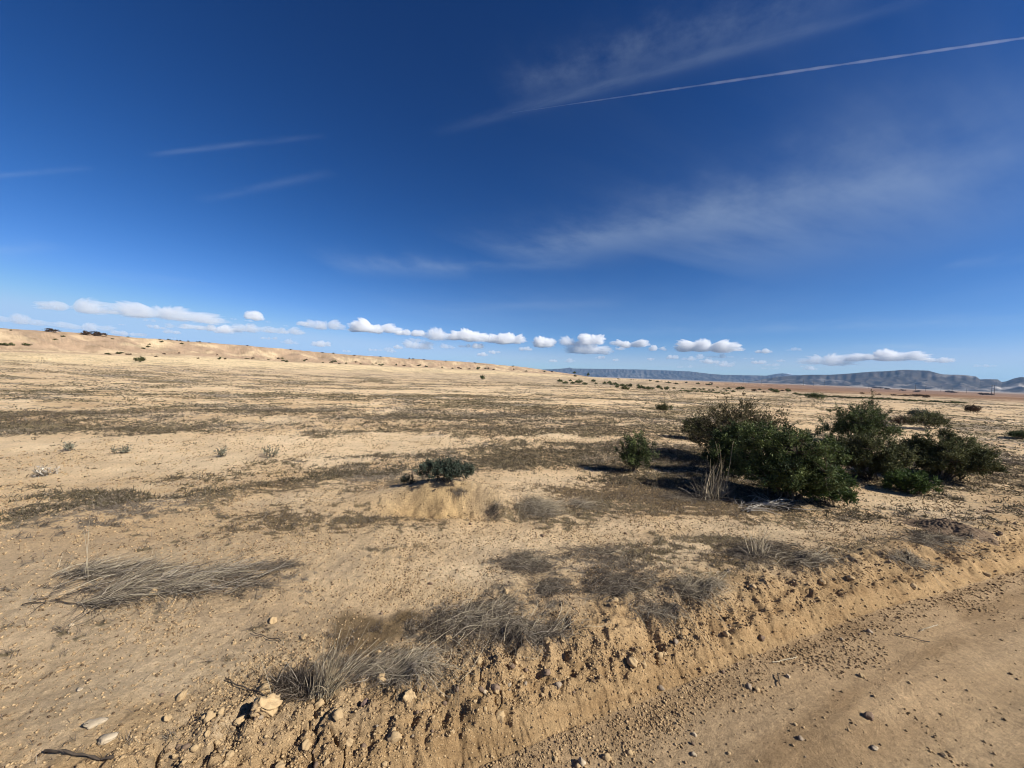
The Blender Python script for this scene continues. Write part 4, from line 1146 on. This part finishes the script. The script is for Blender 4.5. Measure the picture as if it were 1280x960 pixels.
mv_ = np.stack([ax_ + 0 * R_, ay_ + 0 * R_, gz + prof], -1).reshape(-1, 3) - c0
i_ = np.arange(nr2 - 1)[:, None] * na2; j_ = np.arange(na2)[None, :]; jn = (j_ + 1) % na2
mf = np.stack(np.broadcast_arrays(i_ + j_, i_ + na2 + j_, i_ + na2 + jn, i_ + jn), -1).reshape(-1, 4)
M_ANT = rock_material('dark_ant_grit', (.085, .055, .035), (.235, .165, .105), 60)
tag(link('ant_mound', make_mesh('ant_mound', mv_, mf, True), M_ANT, None, c0), 'low cone of dark brown grit on the pale sand near the road bank', 'ant mound')
# ------------------------------------------------------------------ far bushes, poles, mesas
def bush_proto(seed, mat, n=26, per=26, h=1.0, w=1.3):
    (wv, wf, wt), (lv, lf, lt) = shrub_parts(seed, w / 2, w / 2, h, nclump=n, per=per, leaf=(.20, .075), clump_r=.16, low=.02, gap=-.3)
    bw = make_mesh('branches', wv, wf, False, tint=wt); bw.materials.append(M_BARK)
    bl = make_mesh('foliage', lv, lf, False, tint=lt); bl.materials.append(mat)
    return bw, bl
PROTO = {'dark': [bush_proto(60 + i, M_LEAF_DARK) for i in range(3)], 'olive': [bush_proto(64 + i, M_LEAF_OLIVE) for i in range(3)], 'brown': [bush_proto(68 + i, M_LEAF_BROWN) for i in range(2)]}
g = np.random.default_rng(99)
def far_bush(px, py, wpx, hpx, kind, label, group=None):
    p = P(px, py)
    if p is None: return None
    Y = p[1]; k = PROTO[kind][g.integers(len(PROTO[kind]))]
    o = empty('bush', (p[0], p[1] + .25 * wpx / F * Y, ground_z(p[0], p[1]) - .03), g.random() * 6.28)
    w, h = wpx / F * Y, hpx / F * Y
    o.scale = (w / 1.35, w / 1.35, h)
    tag(o, label, 'bush', group)
    link('branches', k[0], None, o); link('foliage', k[1], None, o)
    return o
# ridge and its foot
far_bush(61, 415, 12, 5, 'brown', 'wide brown bush on the ridge crest, alone near the view edge')
far_bush(105, 419, 9, 6, 'brown', 'bare brown bush on the ridge crest, the nearer of a close pair')
far_bush(119, 420, 13, 6, 'brown', 'wider bare bush on the ridge crest, beside a smaller twin')
far_bush(3, 432, 9, 4, 'olive', 'low dark bush at the foot of the ridge, cut by the view edge')
far_bush(13, 432, 5, 4, 'olive', 'smallest of three low bushes at the foot of the ridge')
far_bush(31, 432, 8, 3.5, 'olive', 'low oblong bush at the foot of the ridge, apart from its neighbours')
for (px, py, w, h) in ((201, 428, 4, 2.4), (68, 425, 4, 2), (78, 421, 4, 2), (184, 434, 4, 2.2), (186, 431, 3, 2), (140, 424, 3, 1.6), (226, 430, 4, 2), (178, 436, 4, 2)):
    far_bush(px, py, w, h, 'olive', 'tiny dark bush dotting the slope of the ridge', 'bushes on the ridge slope')
for i in range(60):
    px = 130 + 560 * g.random(); t_ = (px - 130) / 560
    py = 437 + 27 * t_ + g.random() * (7 - 5 * t_)
    far_bush(px, py, 2.0 + 3 * g.random() * (1 - .4 * t_), 1.3 + 1.3 * g.random() * (1 - .4 * t_), ('olive', 'dark', 'brown')[i % 3], 'tiny dark bush dotting the pale ground at the foot of the ridge', 'bushes along the foot of the ridge')
for i in range(24):
    px = 4 + 660 * g.random()
    py = np.interp(px, [0, 75, 150, 300, 440, 600, 655, 700], [412, 415.5, 420, 431, 443.6, 453.7, 459, 465.5]) + .8
    far_bush(px, py, 1.6 + 2.0 * g.random(), .9 + .9 * g.random(), ('brown', 'olive')[i % 2], 'tiny bush on the skyline of the ridge', 'bushes along the ridge crest')
# clusters on the open plain
for (px, py, w, h) in ((700, 478, 7, 4.4), (707, 480, 7, 3.4), (713, 477, 4, 3), (716, 480, 6, 3), (724, 479.5, 9, 5), (731, 481, 7, 3)):
    far_bush(px, py, w, h, 'dark', 'dark bush in the tight cluster just beyond the end of the ridge', 'cluster of bushes by the ridge end')
for (px, py, w, h) in ((742, 477.5, 6, 3.4), (745, 480, 4, 2), (756, 480.5, 5, 3.6), (762, 480, 5, 4), (764, 481.5, 4, 3), (770, 482, 7, 4), (772, 485, 5, 4), (779, 484, 8, 4.5), (787, 484, 8, 4.6), (783, 487.5, 11, 5)):
    far_bush(px, py, w, h, ('dark', 'olive')[int(px) % 2], 'dark bush in the loose middle cluster on the plain', 'middle cluster of bushes on the plain')
for (px, py, w, h) in ((798, 483, 4, 3), (802, 486.5, 10, 5.2), (812, 487.5, 11, 4.6), (824, 485.5, 7, 4), (827, 487, 4, 3), (834, 487.5, 6, 4.6), (843, 486, 4, 2.4)):
    far_bush(px, py, w, h, ('dark', 'olive')[int(px) % 2], 'dark bush in the last cluster before the long line of brush', 'third cluster of bushes on the plain')
for (px, py, w, h) in ((719, 471, 4, 2.6), (748, 471, 5, 2), (757, 471, 5, 2), (773, 474, 5, 2), (790, 475, 5, 1.8), (813, 477, 4, 2.4), (822, 478, 5, 2), (836, 479, 6, 2), (846, 480.5, 5, 2), (858, 479, 4, 2), (873, 480.5, 4, 2.4), (887, 481.5, 8, 2), (889, 480, 5, 2.2), (912, 486.5, 5, 2.4), (906, 487, 4, 2), (927, 487.5, 10, 4.4), (943, 489, 6, 3), (950, 487.5, 4, 2), (965, 488, 6, 3), (971, 491, 10, 4.4), (986, 490, 6, 4), (979, 489, 4, 2), (897, 485, 3, 2), (955, 491, 4, 2.4), (917, 490.5, 5, 3), (931, 493, 4, 2)):
    far_bush(px, py, w, h, ('olive', 'brown', 'dark')[int(px) % 3], 'small bush scattered on the plain beyond the dark thicket', 'bushes scattered on the far plain')
# the two long lines of low brush
for i in range(64):
    t_ = i / 63
    px = 996 + 212 * t_ + g.normal() * .8
    py = np.interp(px, [996, 1020, 1090, 1150, 1210], [493, 495.5, 498.5, 502, 505]) + g.normal() * .35
    far_bush(px, py, 3.4 + 3 * g.random(), 1.5 + 1.3 * g.random(), ('dark', 'olive')[i % 2], 'low dark bush in the long line of brush across the plain', 'bushes in the long line of brush')
for i in range(26):
    t_ = i / 25
    px = 851 + 60 * t_; py = np.interp(px, [851, 912], [489, 492.5]) + (g.random() < .35) * -3 + g.normal() * .25
    far_bush(px, py, 3 + 2.5 * g.random(), 1.4 + .9 * g.random(), 'dark', 'low dark bush in the short line of brush left of the thicket', 'bushes in the short line of brush')
for i in range(44):
    a_, b_ = ((1062, 1162), (1092, 1150), (1143, 1168), (1186, 1196), (1222, 1242))[i % 5]
    ys = {1062: (491, 497), 1092: (485.5, 490), 1143: (494.5, 496.5), 1186: (490.5, 491), 1222: (493, 494)}[a_]
    t_ = g.random()
    far_bush(a_ + (b_ - a_) * t_, ys[0] + (ys[1] - ys[0]) * t_ + g.normal() * .2, 4 + 3 * g.random(), 1.3 + 1.0 * g.random(), 'brown', 'low rust dark bush in the broken lines on the red ground', 'bushes on the red ground')
# two dark trees at the end of the ridge
def far_tree(px, py, wpx, hpx, seed, label):
    p = P(px, py); Y = p[1]
    k = PROTO['dark'][seed % 3]
    h = hpx / F * Y; w = wpx / F * Y
    o = empty('tree', (p[0], p[1], ground_z(p[0], p[1]) - .05)); tag(o, label, 'tree')
    v, f = tubes(np.array([[[0, 0, 0], [.02 * h, 0, .3 * h], [0, 0, .7 * h]]]), np.array([[.05 * h, .035 * h, .015 * h]]), 6)
    link('trunk', make_mesh('trunk', v, f, True, tint=np.full(len(v), .3)), M_BARK, o)
    c = link('crown', k[1], None, o, (0, 0, .18 * h)); c.scale = (w / 1.35, w / 1.35, .85 * h)
far_tree(735, 469, 3.4, 5.0, 0, 'tallest dark tree on the skyline just past the ridge end')
far_tree(718, 468, 3.6, 4.0, 1, 'small dark tree on the skyline nearest the ridge end')

# utility poles on the far plain
M_POLE = tint_material('weathered_pole', (.07, .06, .05), (.14, .12, .10), .9)
def pole(px, py, hpx, label, group=None):
    p = P(px, py); 
    if p is None: return
    h = hpx / F * p[1]
    o = empty('utility_pole', (p[0], p[1], ground_z(p[0], p[1]) - .1)); tag(o, label, 'utility pole', group)
    v, f = tubes(np.array([[[0, 0, 0], [0, 0, h * .5], [0, 0, h]]]), np.array([[.019 * h, .017 * h, .014 * h]]), 8)
    link('pole', make_mesh('pole', v, f, True, tint=np.full(len(v), .4)), M_POLE, o)
    v, f = tubes(np.array([[[-.13 * h, 0, h * .92], [0, 0, h * .925], [.13 * h, 0, h * .92]]]), np.full((1, 3), .009 * h), 4)
    link('crossarm', make_mesh('crossarm', v, f, False, tint=np.full(len(v), .4)), M_POLE, o)
pole(1239.3, 494, 13.5, 'tall utility pole beside another on the red ground, the first of the two')
pole(1242.6, 494, 13.0, 'tall utility pole of the close pair, on the far view edge side')
for (px, py, hh_) in ((1004, 482.5, 8), (1017, 482.5, 7), (1030, 483, 7), (1086, 486, 6.5), (1144, 489.5, 9), (1157, 489.5, 7.5), (1176, 490, 7), (1190, 490.5, 6), (1208, 491.5, 6), (936, 479.5, 6), (929, 479, 5.5), (952, 480, 5), (916, 478.5, 5)):
    pole(px, py, hh_, 'thin far utility pole in the line across the red ground', 'utility poles in the far line')

# mesas: long heightfields with a flat top, a cliff band and gullied slopes
def range_mat(name, c_lo, c_hi, c_pale, pale_amt, scale):
    m, nt, out = new_mat(name)
    tc = nd(nt, 'ShaderNodeTexCoord')
    n1 = nd(nt, 'ShaderNodeTexNoise', i_Scale=scale, i_Detail=7.0, i_Roughness=0.65); nt.links.new(tc.outputs['Object'], n1.inputs['Vector'])
    n2 = nd(nt, 'ShaderNodeTexNoise', i_Scale=scale * .45, i_Detail=8.0, i_Roughness=0.7); nt.links.new(tc.outputs['Object'], n2.inputs['Vector'])
    at = nd(nt, 'ShaderNodeAttribute', attribute_name='tint')
    base = ramp(nt, n1.outputs[0], [(0.35, c_lo), (0.65, c_hi)])
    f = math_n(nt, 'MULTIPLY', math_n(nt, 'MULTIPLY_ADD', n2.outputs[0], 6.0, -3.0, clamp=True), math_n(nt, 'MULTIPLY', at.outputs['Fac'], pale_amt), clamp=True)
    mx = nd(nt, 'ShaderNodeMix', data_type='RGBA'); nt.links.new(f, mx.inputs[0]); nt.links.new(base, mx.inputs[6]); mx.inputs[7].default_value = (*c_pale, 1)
    bs = nd(nt, 'ShaderNodeBsdfPrincipled', i_Roughness=1.0); bs.inputs['Specular IOR Level'].default_value = 0.0
    nt.links.new(mx.outputs[2], bs.inputs['Base Color']); nt.links.new(bs.outputs[0], out.inputs[0])
    return m
def mountain(name, prof, dist, depth, seed, mat, base_z=-6.0, cliff=.35):
    px = np.arange(prof[0][0], prof[-1][0] + .01, .45)
    py = np.interp(px, [q[0] for q in prof], [q[1] for q in prof])
    n = len(px); m_ = 80
    dirs = np.array([ray(a, b) for a, b in zip(px, py)])
    hor = np.hypot(dirs[:, 0], dirs[:, 1])
    ux, uy = dirs[:, 0] / hor, dirs[:, 1] / hor
    top = CAM_Z + dirs[:, 2] / hor * dist
    top = np.maximum(top, base_z + 1)
    arc = np.arctan2(ux, uy) * dist
    top = top + (top - base_z) * (.018 * gnoise(arc / 60, arc * 0 + seed, 600 + seed) + .010 * gnoise(arc / 19, arc * 0 + seed, 601 + seed))
    t_ = np.linspace(0, 1, m_)[:, None]               # 0 foot .. crest at .62 .. back
    gul = .13 * np.abs(gnoise(arc / 120 + t_ * 1.2, t_ * 3 + seed, 610 + seed)) * 2 + .10 * np.abs(gnoise(arc / 70 + t_ * 2, t_ * 5, 611 + seed)) * 2 + .05 * gnoise(arc / 30 + t_ * 4, t_ * 9, 612 + seed)
    q = np.clip(t_ / .62, 0, 1)
    prof_ = np.where(q < .72, (q / .72) ** 1.3 * (1 - cliff), (1 - cliff) + cliff * sst(.72, .92, q + .05 * gnoise(arc / 30, t_ * 0, 613 + seed)))
    prof_ = prof_ - gul * np.sin(np.clip(q, 0, 1) * PI) * .9
    back = 1 - .98 * sst(.62, 1, t_)
    hgt = base_z + (top - base_z)[None, :] * np.where(t_ <= .62, prof_, back)
    rad_ = dist + (t_ - .62) * depth + 18 * gnoise(arc / 90, t_ * 4, 614 + seed)
    v = np.stack([ux * rad_, uy * rad_, hgt], -1).reshape(-1, 3)
    i_ = np.arange(m_ - 1)[:, None] * n; j_ = np.arange(n - 1)[None, :]
    f = np.stack(np.broadcast_arrays(i_ + j_, i_ + j_ + 1, i_ + n + j_ + 1, i_ + n + j_), -1).reshape(-1, 4)
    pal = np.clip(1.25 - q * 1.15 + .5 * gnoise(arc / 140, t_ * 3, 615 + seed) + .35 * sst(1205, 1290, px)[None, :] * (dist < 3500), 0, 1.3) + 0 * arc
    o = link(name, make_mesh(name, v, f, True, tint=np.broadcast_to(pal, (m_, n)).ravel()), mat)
    return tag(o, kind='structure')
M_MESA = range_mat('mesa_rock', (.030, .030, .030), (.085, .072, .060), (.50, .45, .40), .80, .014)
M_FARM = range_mat('far_mesa_rock', (.030, .030, .030), (.07, .062, .055), (.36, .33, .29), .30, .010)
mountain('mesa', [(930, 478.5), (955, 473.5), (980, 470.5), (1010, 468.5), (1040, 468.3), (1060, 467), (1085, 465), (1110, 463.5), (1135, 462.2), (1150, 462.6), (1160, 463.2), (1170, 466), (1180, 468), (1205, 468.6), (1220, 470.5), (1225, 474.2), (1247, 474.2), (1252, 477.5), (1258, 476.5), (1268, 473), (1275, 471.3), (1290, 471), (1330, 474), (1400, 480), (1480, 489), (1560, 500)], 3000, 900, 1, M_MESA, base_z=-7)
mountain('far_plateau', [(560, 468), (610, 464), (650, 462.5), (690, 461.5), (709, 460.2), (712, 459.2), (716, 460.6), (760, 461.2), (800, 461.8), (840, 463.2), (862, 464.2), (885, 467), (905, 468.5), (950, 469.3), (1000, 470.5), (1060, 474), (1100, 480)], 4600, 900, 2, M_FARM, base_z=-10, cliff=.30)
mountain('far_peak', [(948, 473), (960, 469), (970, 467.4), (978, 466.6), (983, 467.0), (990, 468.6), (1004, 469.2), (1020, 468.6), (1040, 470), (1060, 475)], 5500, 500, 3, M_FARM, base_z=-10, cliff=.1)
# the air: one closed box of thin haze round everything on the ground
import bmesh as _bm
b = _bm.new(); _bm.ops.create_cube(b, size=1.0); me = bpy.data.meshes.new('haze'); b.to_mesh(me); b.free()
hz = link('haze', me, volume_material('thin_blue_air', (.34, .60, 1.0), 8.5e-5))
top_z, bot_z = 170.0, -14.0
hz.scale = (12600, 12600, top_z - bot_z); hz.location = (0, 0, (top_z + bot_z) / 2)
tag(hz, kind='stuff')
# ------------------------------------------------------------------ cumulus puffs and the long contrail
M_CLOUD = volume_material('cloud_vapour', (.997, .997, .998), .013, .0)
M_THIN = volume_material('thin_cloud_vapour', (.995, .995, .997), .0065, .0)
CV, CF = ico(6)
CV4, CF4 = ico(5)
def n3(p, f, seed):
    return gnoise(p[:, 0] * f + p[:, 2] * f * .7 + seed, p[:, 1] * f - p[:, 2] * f * .6 + seed * 1.7, 700 + seed) + .6 * gnoise(p[:, 2] * f * 1.1 - p[:, 1] * f * .4 + seed, p[:, 0] * f * .9 + seed * .3, 720 + seed)
def cloud(px, py, wpx, hpx, seed, label, group=None, thin=False, lobes=None, dist=9000.0, tilt=2.0):
    g = np.random.default_rng(2000 + seed)
    d = ray(px, py); D = dist / math.hypot(d[0], d[1])
    c = d * D + np.array([0, 0, CAM_Z])
    hpx = hpx * 1.30; wpx = wpx * 1.0; W, Hh = wpx / F * D * (abs(d @ MR @ np.array([0, 0, -1.0]))) / 2, hpx / F * D / 2 * (abs(d @ MR @ np.array([0, 0, -1.0])))
    small = wpx < 22
    V, Fc = (CV4, CF4) if small else (CV, CF)
    V = V.copy()
    k = lobes or max(2, int(round(wpx / max(hpx, 1) * 2.4)))
    # lobes strung along the width; the surface is the far exit of their union seen from the centre
    cx = np.linspace(-.78, .78, k) + g.normal(size=k) * .10
    r_ = (.34 + .42 * g.random(k)) * (1 - .35 * np.abs(cx))
    cxm = cx * W; rz = r_ * Hh * 1.6; rx = np.maximum(r_ * W * .34, rz * 1.05); czm = (g.random(k) * .5 - .35) * Hh
    ctr = np.stack([cxm, (g.random(k) - .5) * .4 * W * .3, czm], 1)
    ext = np.full(len(V), Hh * .22)
    sc3 = np.stack([1 / rx, 1 / np.maximum(rx * .8, rz), 1 / rz], 1)
    for i in range(k):
        o_ = -ctr[i] * sc3[i]; dd = V * sc3[i]
        A = (dd * dd).sum(1); B = dd @ o_; C_ = o_ @ o_ - 1
        disc = B * B - A * C_
        t = np.where(disc > 0, (-B + np.sqrt(np.maximum(disc, 0))) / A, 0)
        ext = np.maximum(ext, t)
    P3 = V * ext[:, None]
    s_ = 1.0 / Hh
    dsp = .22 * (.3 - np.abs(n3(P3, s_ * 1.0, seed))) + .30 * (.25 - np.abs(n3(P3, s_ * 2.0, seed + 1))) + .20 * (.22 - np.abs(n3(P3, s_ * 4.3, seed + 2))) + .09 * n3(P3, s_ * 10, seed + 3) + .05 * n3(P3, s_ * 21, seed + 4)
    P3 = P3 * np.maximum(1 + (1.5 if thin else 1.15) * dsp, .25)[:, None]
    # flat base
    zb = -.42 * Hh
    P3[:, 2] = np.where(P3[:, 2] < zb, zb + (P3[:, 2] - zb) * .30, P3[:, 2])
    az = math.atan2(d[0], d[1])
    R = np.array(Matrix.Rotation(-az, 3, 'Z'))
    P3 = P3 @ R.T
    o = link('cloud', make_mesh('cloud', P3, Fc, True), M_THIN if thin else M_CLOUD, None, c)
    return tag(o, label, 'cloud', group)
cloud(90, 384, 58, 17, 1, 'rounded greyish cloud, highest and nearest the ridge end of the row', thin=True, lobes=4)
cloud(205, 392, 138, 20, 2, 'longest soft grey-white cloud over the ridge', lobes=11, thin=True)
cloud(268, 410, 66, 11, 3, 'flat bright cloud just under the longest grey cloud', lobes=6)
cloud(319, 395.5, 15, 13, 4, 'small round white puff floating above the ridge row', lobes=3)
cloud(312, 411, 44, 11, 5, 'low ragged cloud below the small round puff', lobes=5, thin=True)
cloud(356, 414, 42, 9, 6, 'thin flat cloud between two ragged ones above the ridge', lobes=5, thin=True)
cloud(407, 407, 44, 13, 7, 'ragged white cloud just before the bright bean shaped one', lobes=5, thin=True)
cloud(108, 409, 48, 10, 8, 'pale flat cloud touching the ridge crest', lobes=5, thin=True)
cloud(28, 401, 66, 12, 9, 'faint veil-like cloud at the view edge above the ridge', lobes=6, thin=True)
cloud(468, 410, 54, 17, 10, 'brightest bean shaped cloud above the middle of the ridge', lobes=6)
cloud(513, 416, 32, 10, 11, 'smooth small cloud trailing the brightest bean shaped one', lobes=4)
cloud(545, 419, 22, 15, 12, 'upright soft cloud between two flat ones', lobes=3, thin=True)
cloud(523, 432, 30, 11, 13, 'low flat cloud under the upright soft one', lobes=4, thin=True)
cloud(586, 420, 42, 15, 14, 'domed white cloud with a flat base over the ridge end', lobes=5)
cloud(589, 433, 34, 7, 15, 'thin flat cloud right beneath the domed one', lobes=4)
cloud(636, 424, 46, 15, 16, 'triangular white cloud right above the end of the ridge', lobes=5)
cloud(680, 429, 28, 15, 17, 'double stacked small cloud past the triangular one', lobes=4)
cloud(714, 428, 20, 12, 18, 'small puff leaning on the tall heap of cloud', lobes=3, thin=True)
cloud(741, 425, 22, 17, 19, 'tall round heap of cloud standing over a ragged base', lobes=3)
cloud(734, 437, 66, 14, 20, 'ragged wide cloud base under the tall round heap', lobes=9, thin=True)
cloud(784, 430, 46, 12, 21, 'peaked cloud sloping down from its high end', lobes=5)
cloud(822, 436, 26, 7, 22, 'small flat pair of puffs before the widest white cloud', lobes=4)
cloud(882, 434, 92, 16, 23, 'widest bright white cloud, flat below, over the far plateau', lobes=9)
cloud(955, 439, 18, 6, 24, 'tiny bright cloud next to the widest white one', lobes=3)
cloud(903, 446, 28, 5, 25, 'thin flat cloud just under the widest white one', lobes=3, thin=True)
cloud(1036, 451, 56, 14, 26, 'ragged cloud at the near end of the long bank over the mesa', lobes=7, thin=True)
cloud(1104, 446, 100, 13, 27, 'long flat bank of white cloud over the mesa', lobes=10)
cloud(1178, 450, 26, 8, 28, 'small pointed cloud beyond the end of the long bank', lobes=4)
cloud(1232, 457, 19, 5, 29, 'last lone small cloud above the mesa notch', lobes=3, thin=True)
for i, (px, py, w, h) in enumerate(((362, 428, 20, 6), (401, 430, 18, 8), (215, 415, 14, 6), (196, 409, 16, 6), (488, 437, 12, 5), (497, 434, 10, 5), (604, 443, 12, 5), (691, 451, 10, 4), (712, 451, 14, 5), (750, 447, 10, 4), (814, 449, 8, 4), (840, 447, 14, 5), (863, 448, 20, 6), (885, 452, 20, 6), (908, 457, 14, 4), (944, 453, 8, 4), (965, 456, 14, 5), (378, 405, 10, 6), (337, 423, 24, 5), (160, 417, 34, 7), (558, 433, 16, 6), (600, 425, 10, 6), (658, 436, 16, 6), (770, 450, 8, 3), (1009, 458, 14, 4), (976, 451, 8, 3), (926, 437, 8, 4), (137, 390, 14, 6), (255, 403, 24, 5), (775, 436, 10, 4))):
    cloud(px, py, w, h, 40 + i, 'tiny white puff scattered among the larger clouds', 'tiny cloud puffs in the row', lobes=3 + i % 3, thin=(i % 4 == 0), dist=7400.0 + 60 * (i % 7))
gq = np.random.default_rng(77)
for i in range(30):
    px = 150 + 1000 * gq.random(); hz_ = 466.5 + (px - 640) * .0349
    py = hz_ - 10 - 34 * gq.random() - (18 if px < 420 else 0)
    w = 7 + 14 * gq.random() ** 1.5
    cloud(px, py, w, w * (.28 + .2 * gq.random()), 90 + i, 'tiny white puff scattered among the larger clouds', 'tiny cloud puffs in the row', lobes=2 + i % 4, thin=(i % 2 == 0), dist=7000.0 + 50 * (i % 9))
# the fresh contrail: a long thin rod of ice vapour at one height
def contrail(pa, pb, r_px, label, dens, z=3000.0, S=150):
    A, B = ray(*pa), ray(*pb)
    A = A * ((z - CAM_Z) / A[2]); B = B * ((z - CAM_Z) / B[2])
    t = np.linspace(0, 1, S)
    p = A[None] + (B - A)[None] * t[:, None]; p[:, 2] = z
    gg = np.random.default_rng(8)
    D = np.linalg.norm(p, axis=1)
    rad = r_px / F * D.mean() * (1 - sst(.55, 1.0, t) * .80) * (1 + .35 * gnoise(t * 26, t * 0 + 4.4, 950) + .2 * gnoise(t * 70, t * 0 + 1.4, 951))
    c = p[S // 2].copy()
    v, f = tubes((p - c)[None], rad[None], 14)
    cap0 = len(v); v = np.concatenate([v, (p - c)[:1], (p - c)[-1:]])
    k = 14; j = np.arange(k); jn = (j + 1) % k
    f3 = np.concatenate([np.stack([np.full(k, cap0), jn, j, j], 1), np.stack([np.full(k, cap0 + 1), (S - 1) * k + j, (S - 1) * k + jn, (S - 1) * k + jn], 1)])
    bm_ = __import__('bmesh').new()
    vs_ = [bm_.verts.new(q) for q in v]
    for q in f: bm_.faces.new([vs_[i] for i in q])
    for q in f3: bm_.faces.new([vs_[i] for i in q[:3]])
    bm_.normal_update(); me = bpy.data.meshes.new('contrail'); bm_.to_mesh(me); bm_.free()
    return tag(link('contrail', me, volume_material('contrail_vapour', (.98, .98, .99), dens, .3), None, c), label, 'contrail')
contrail((1420, 27), (640, 141), .95, 'long thin white aircraft contrail crossing the upper sky', .0055)
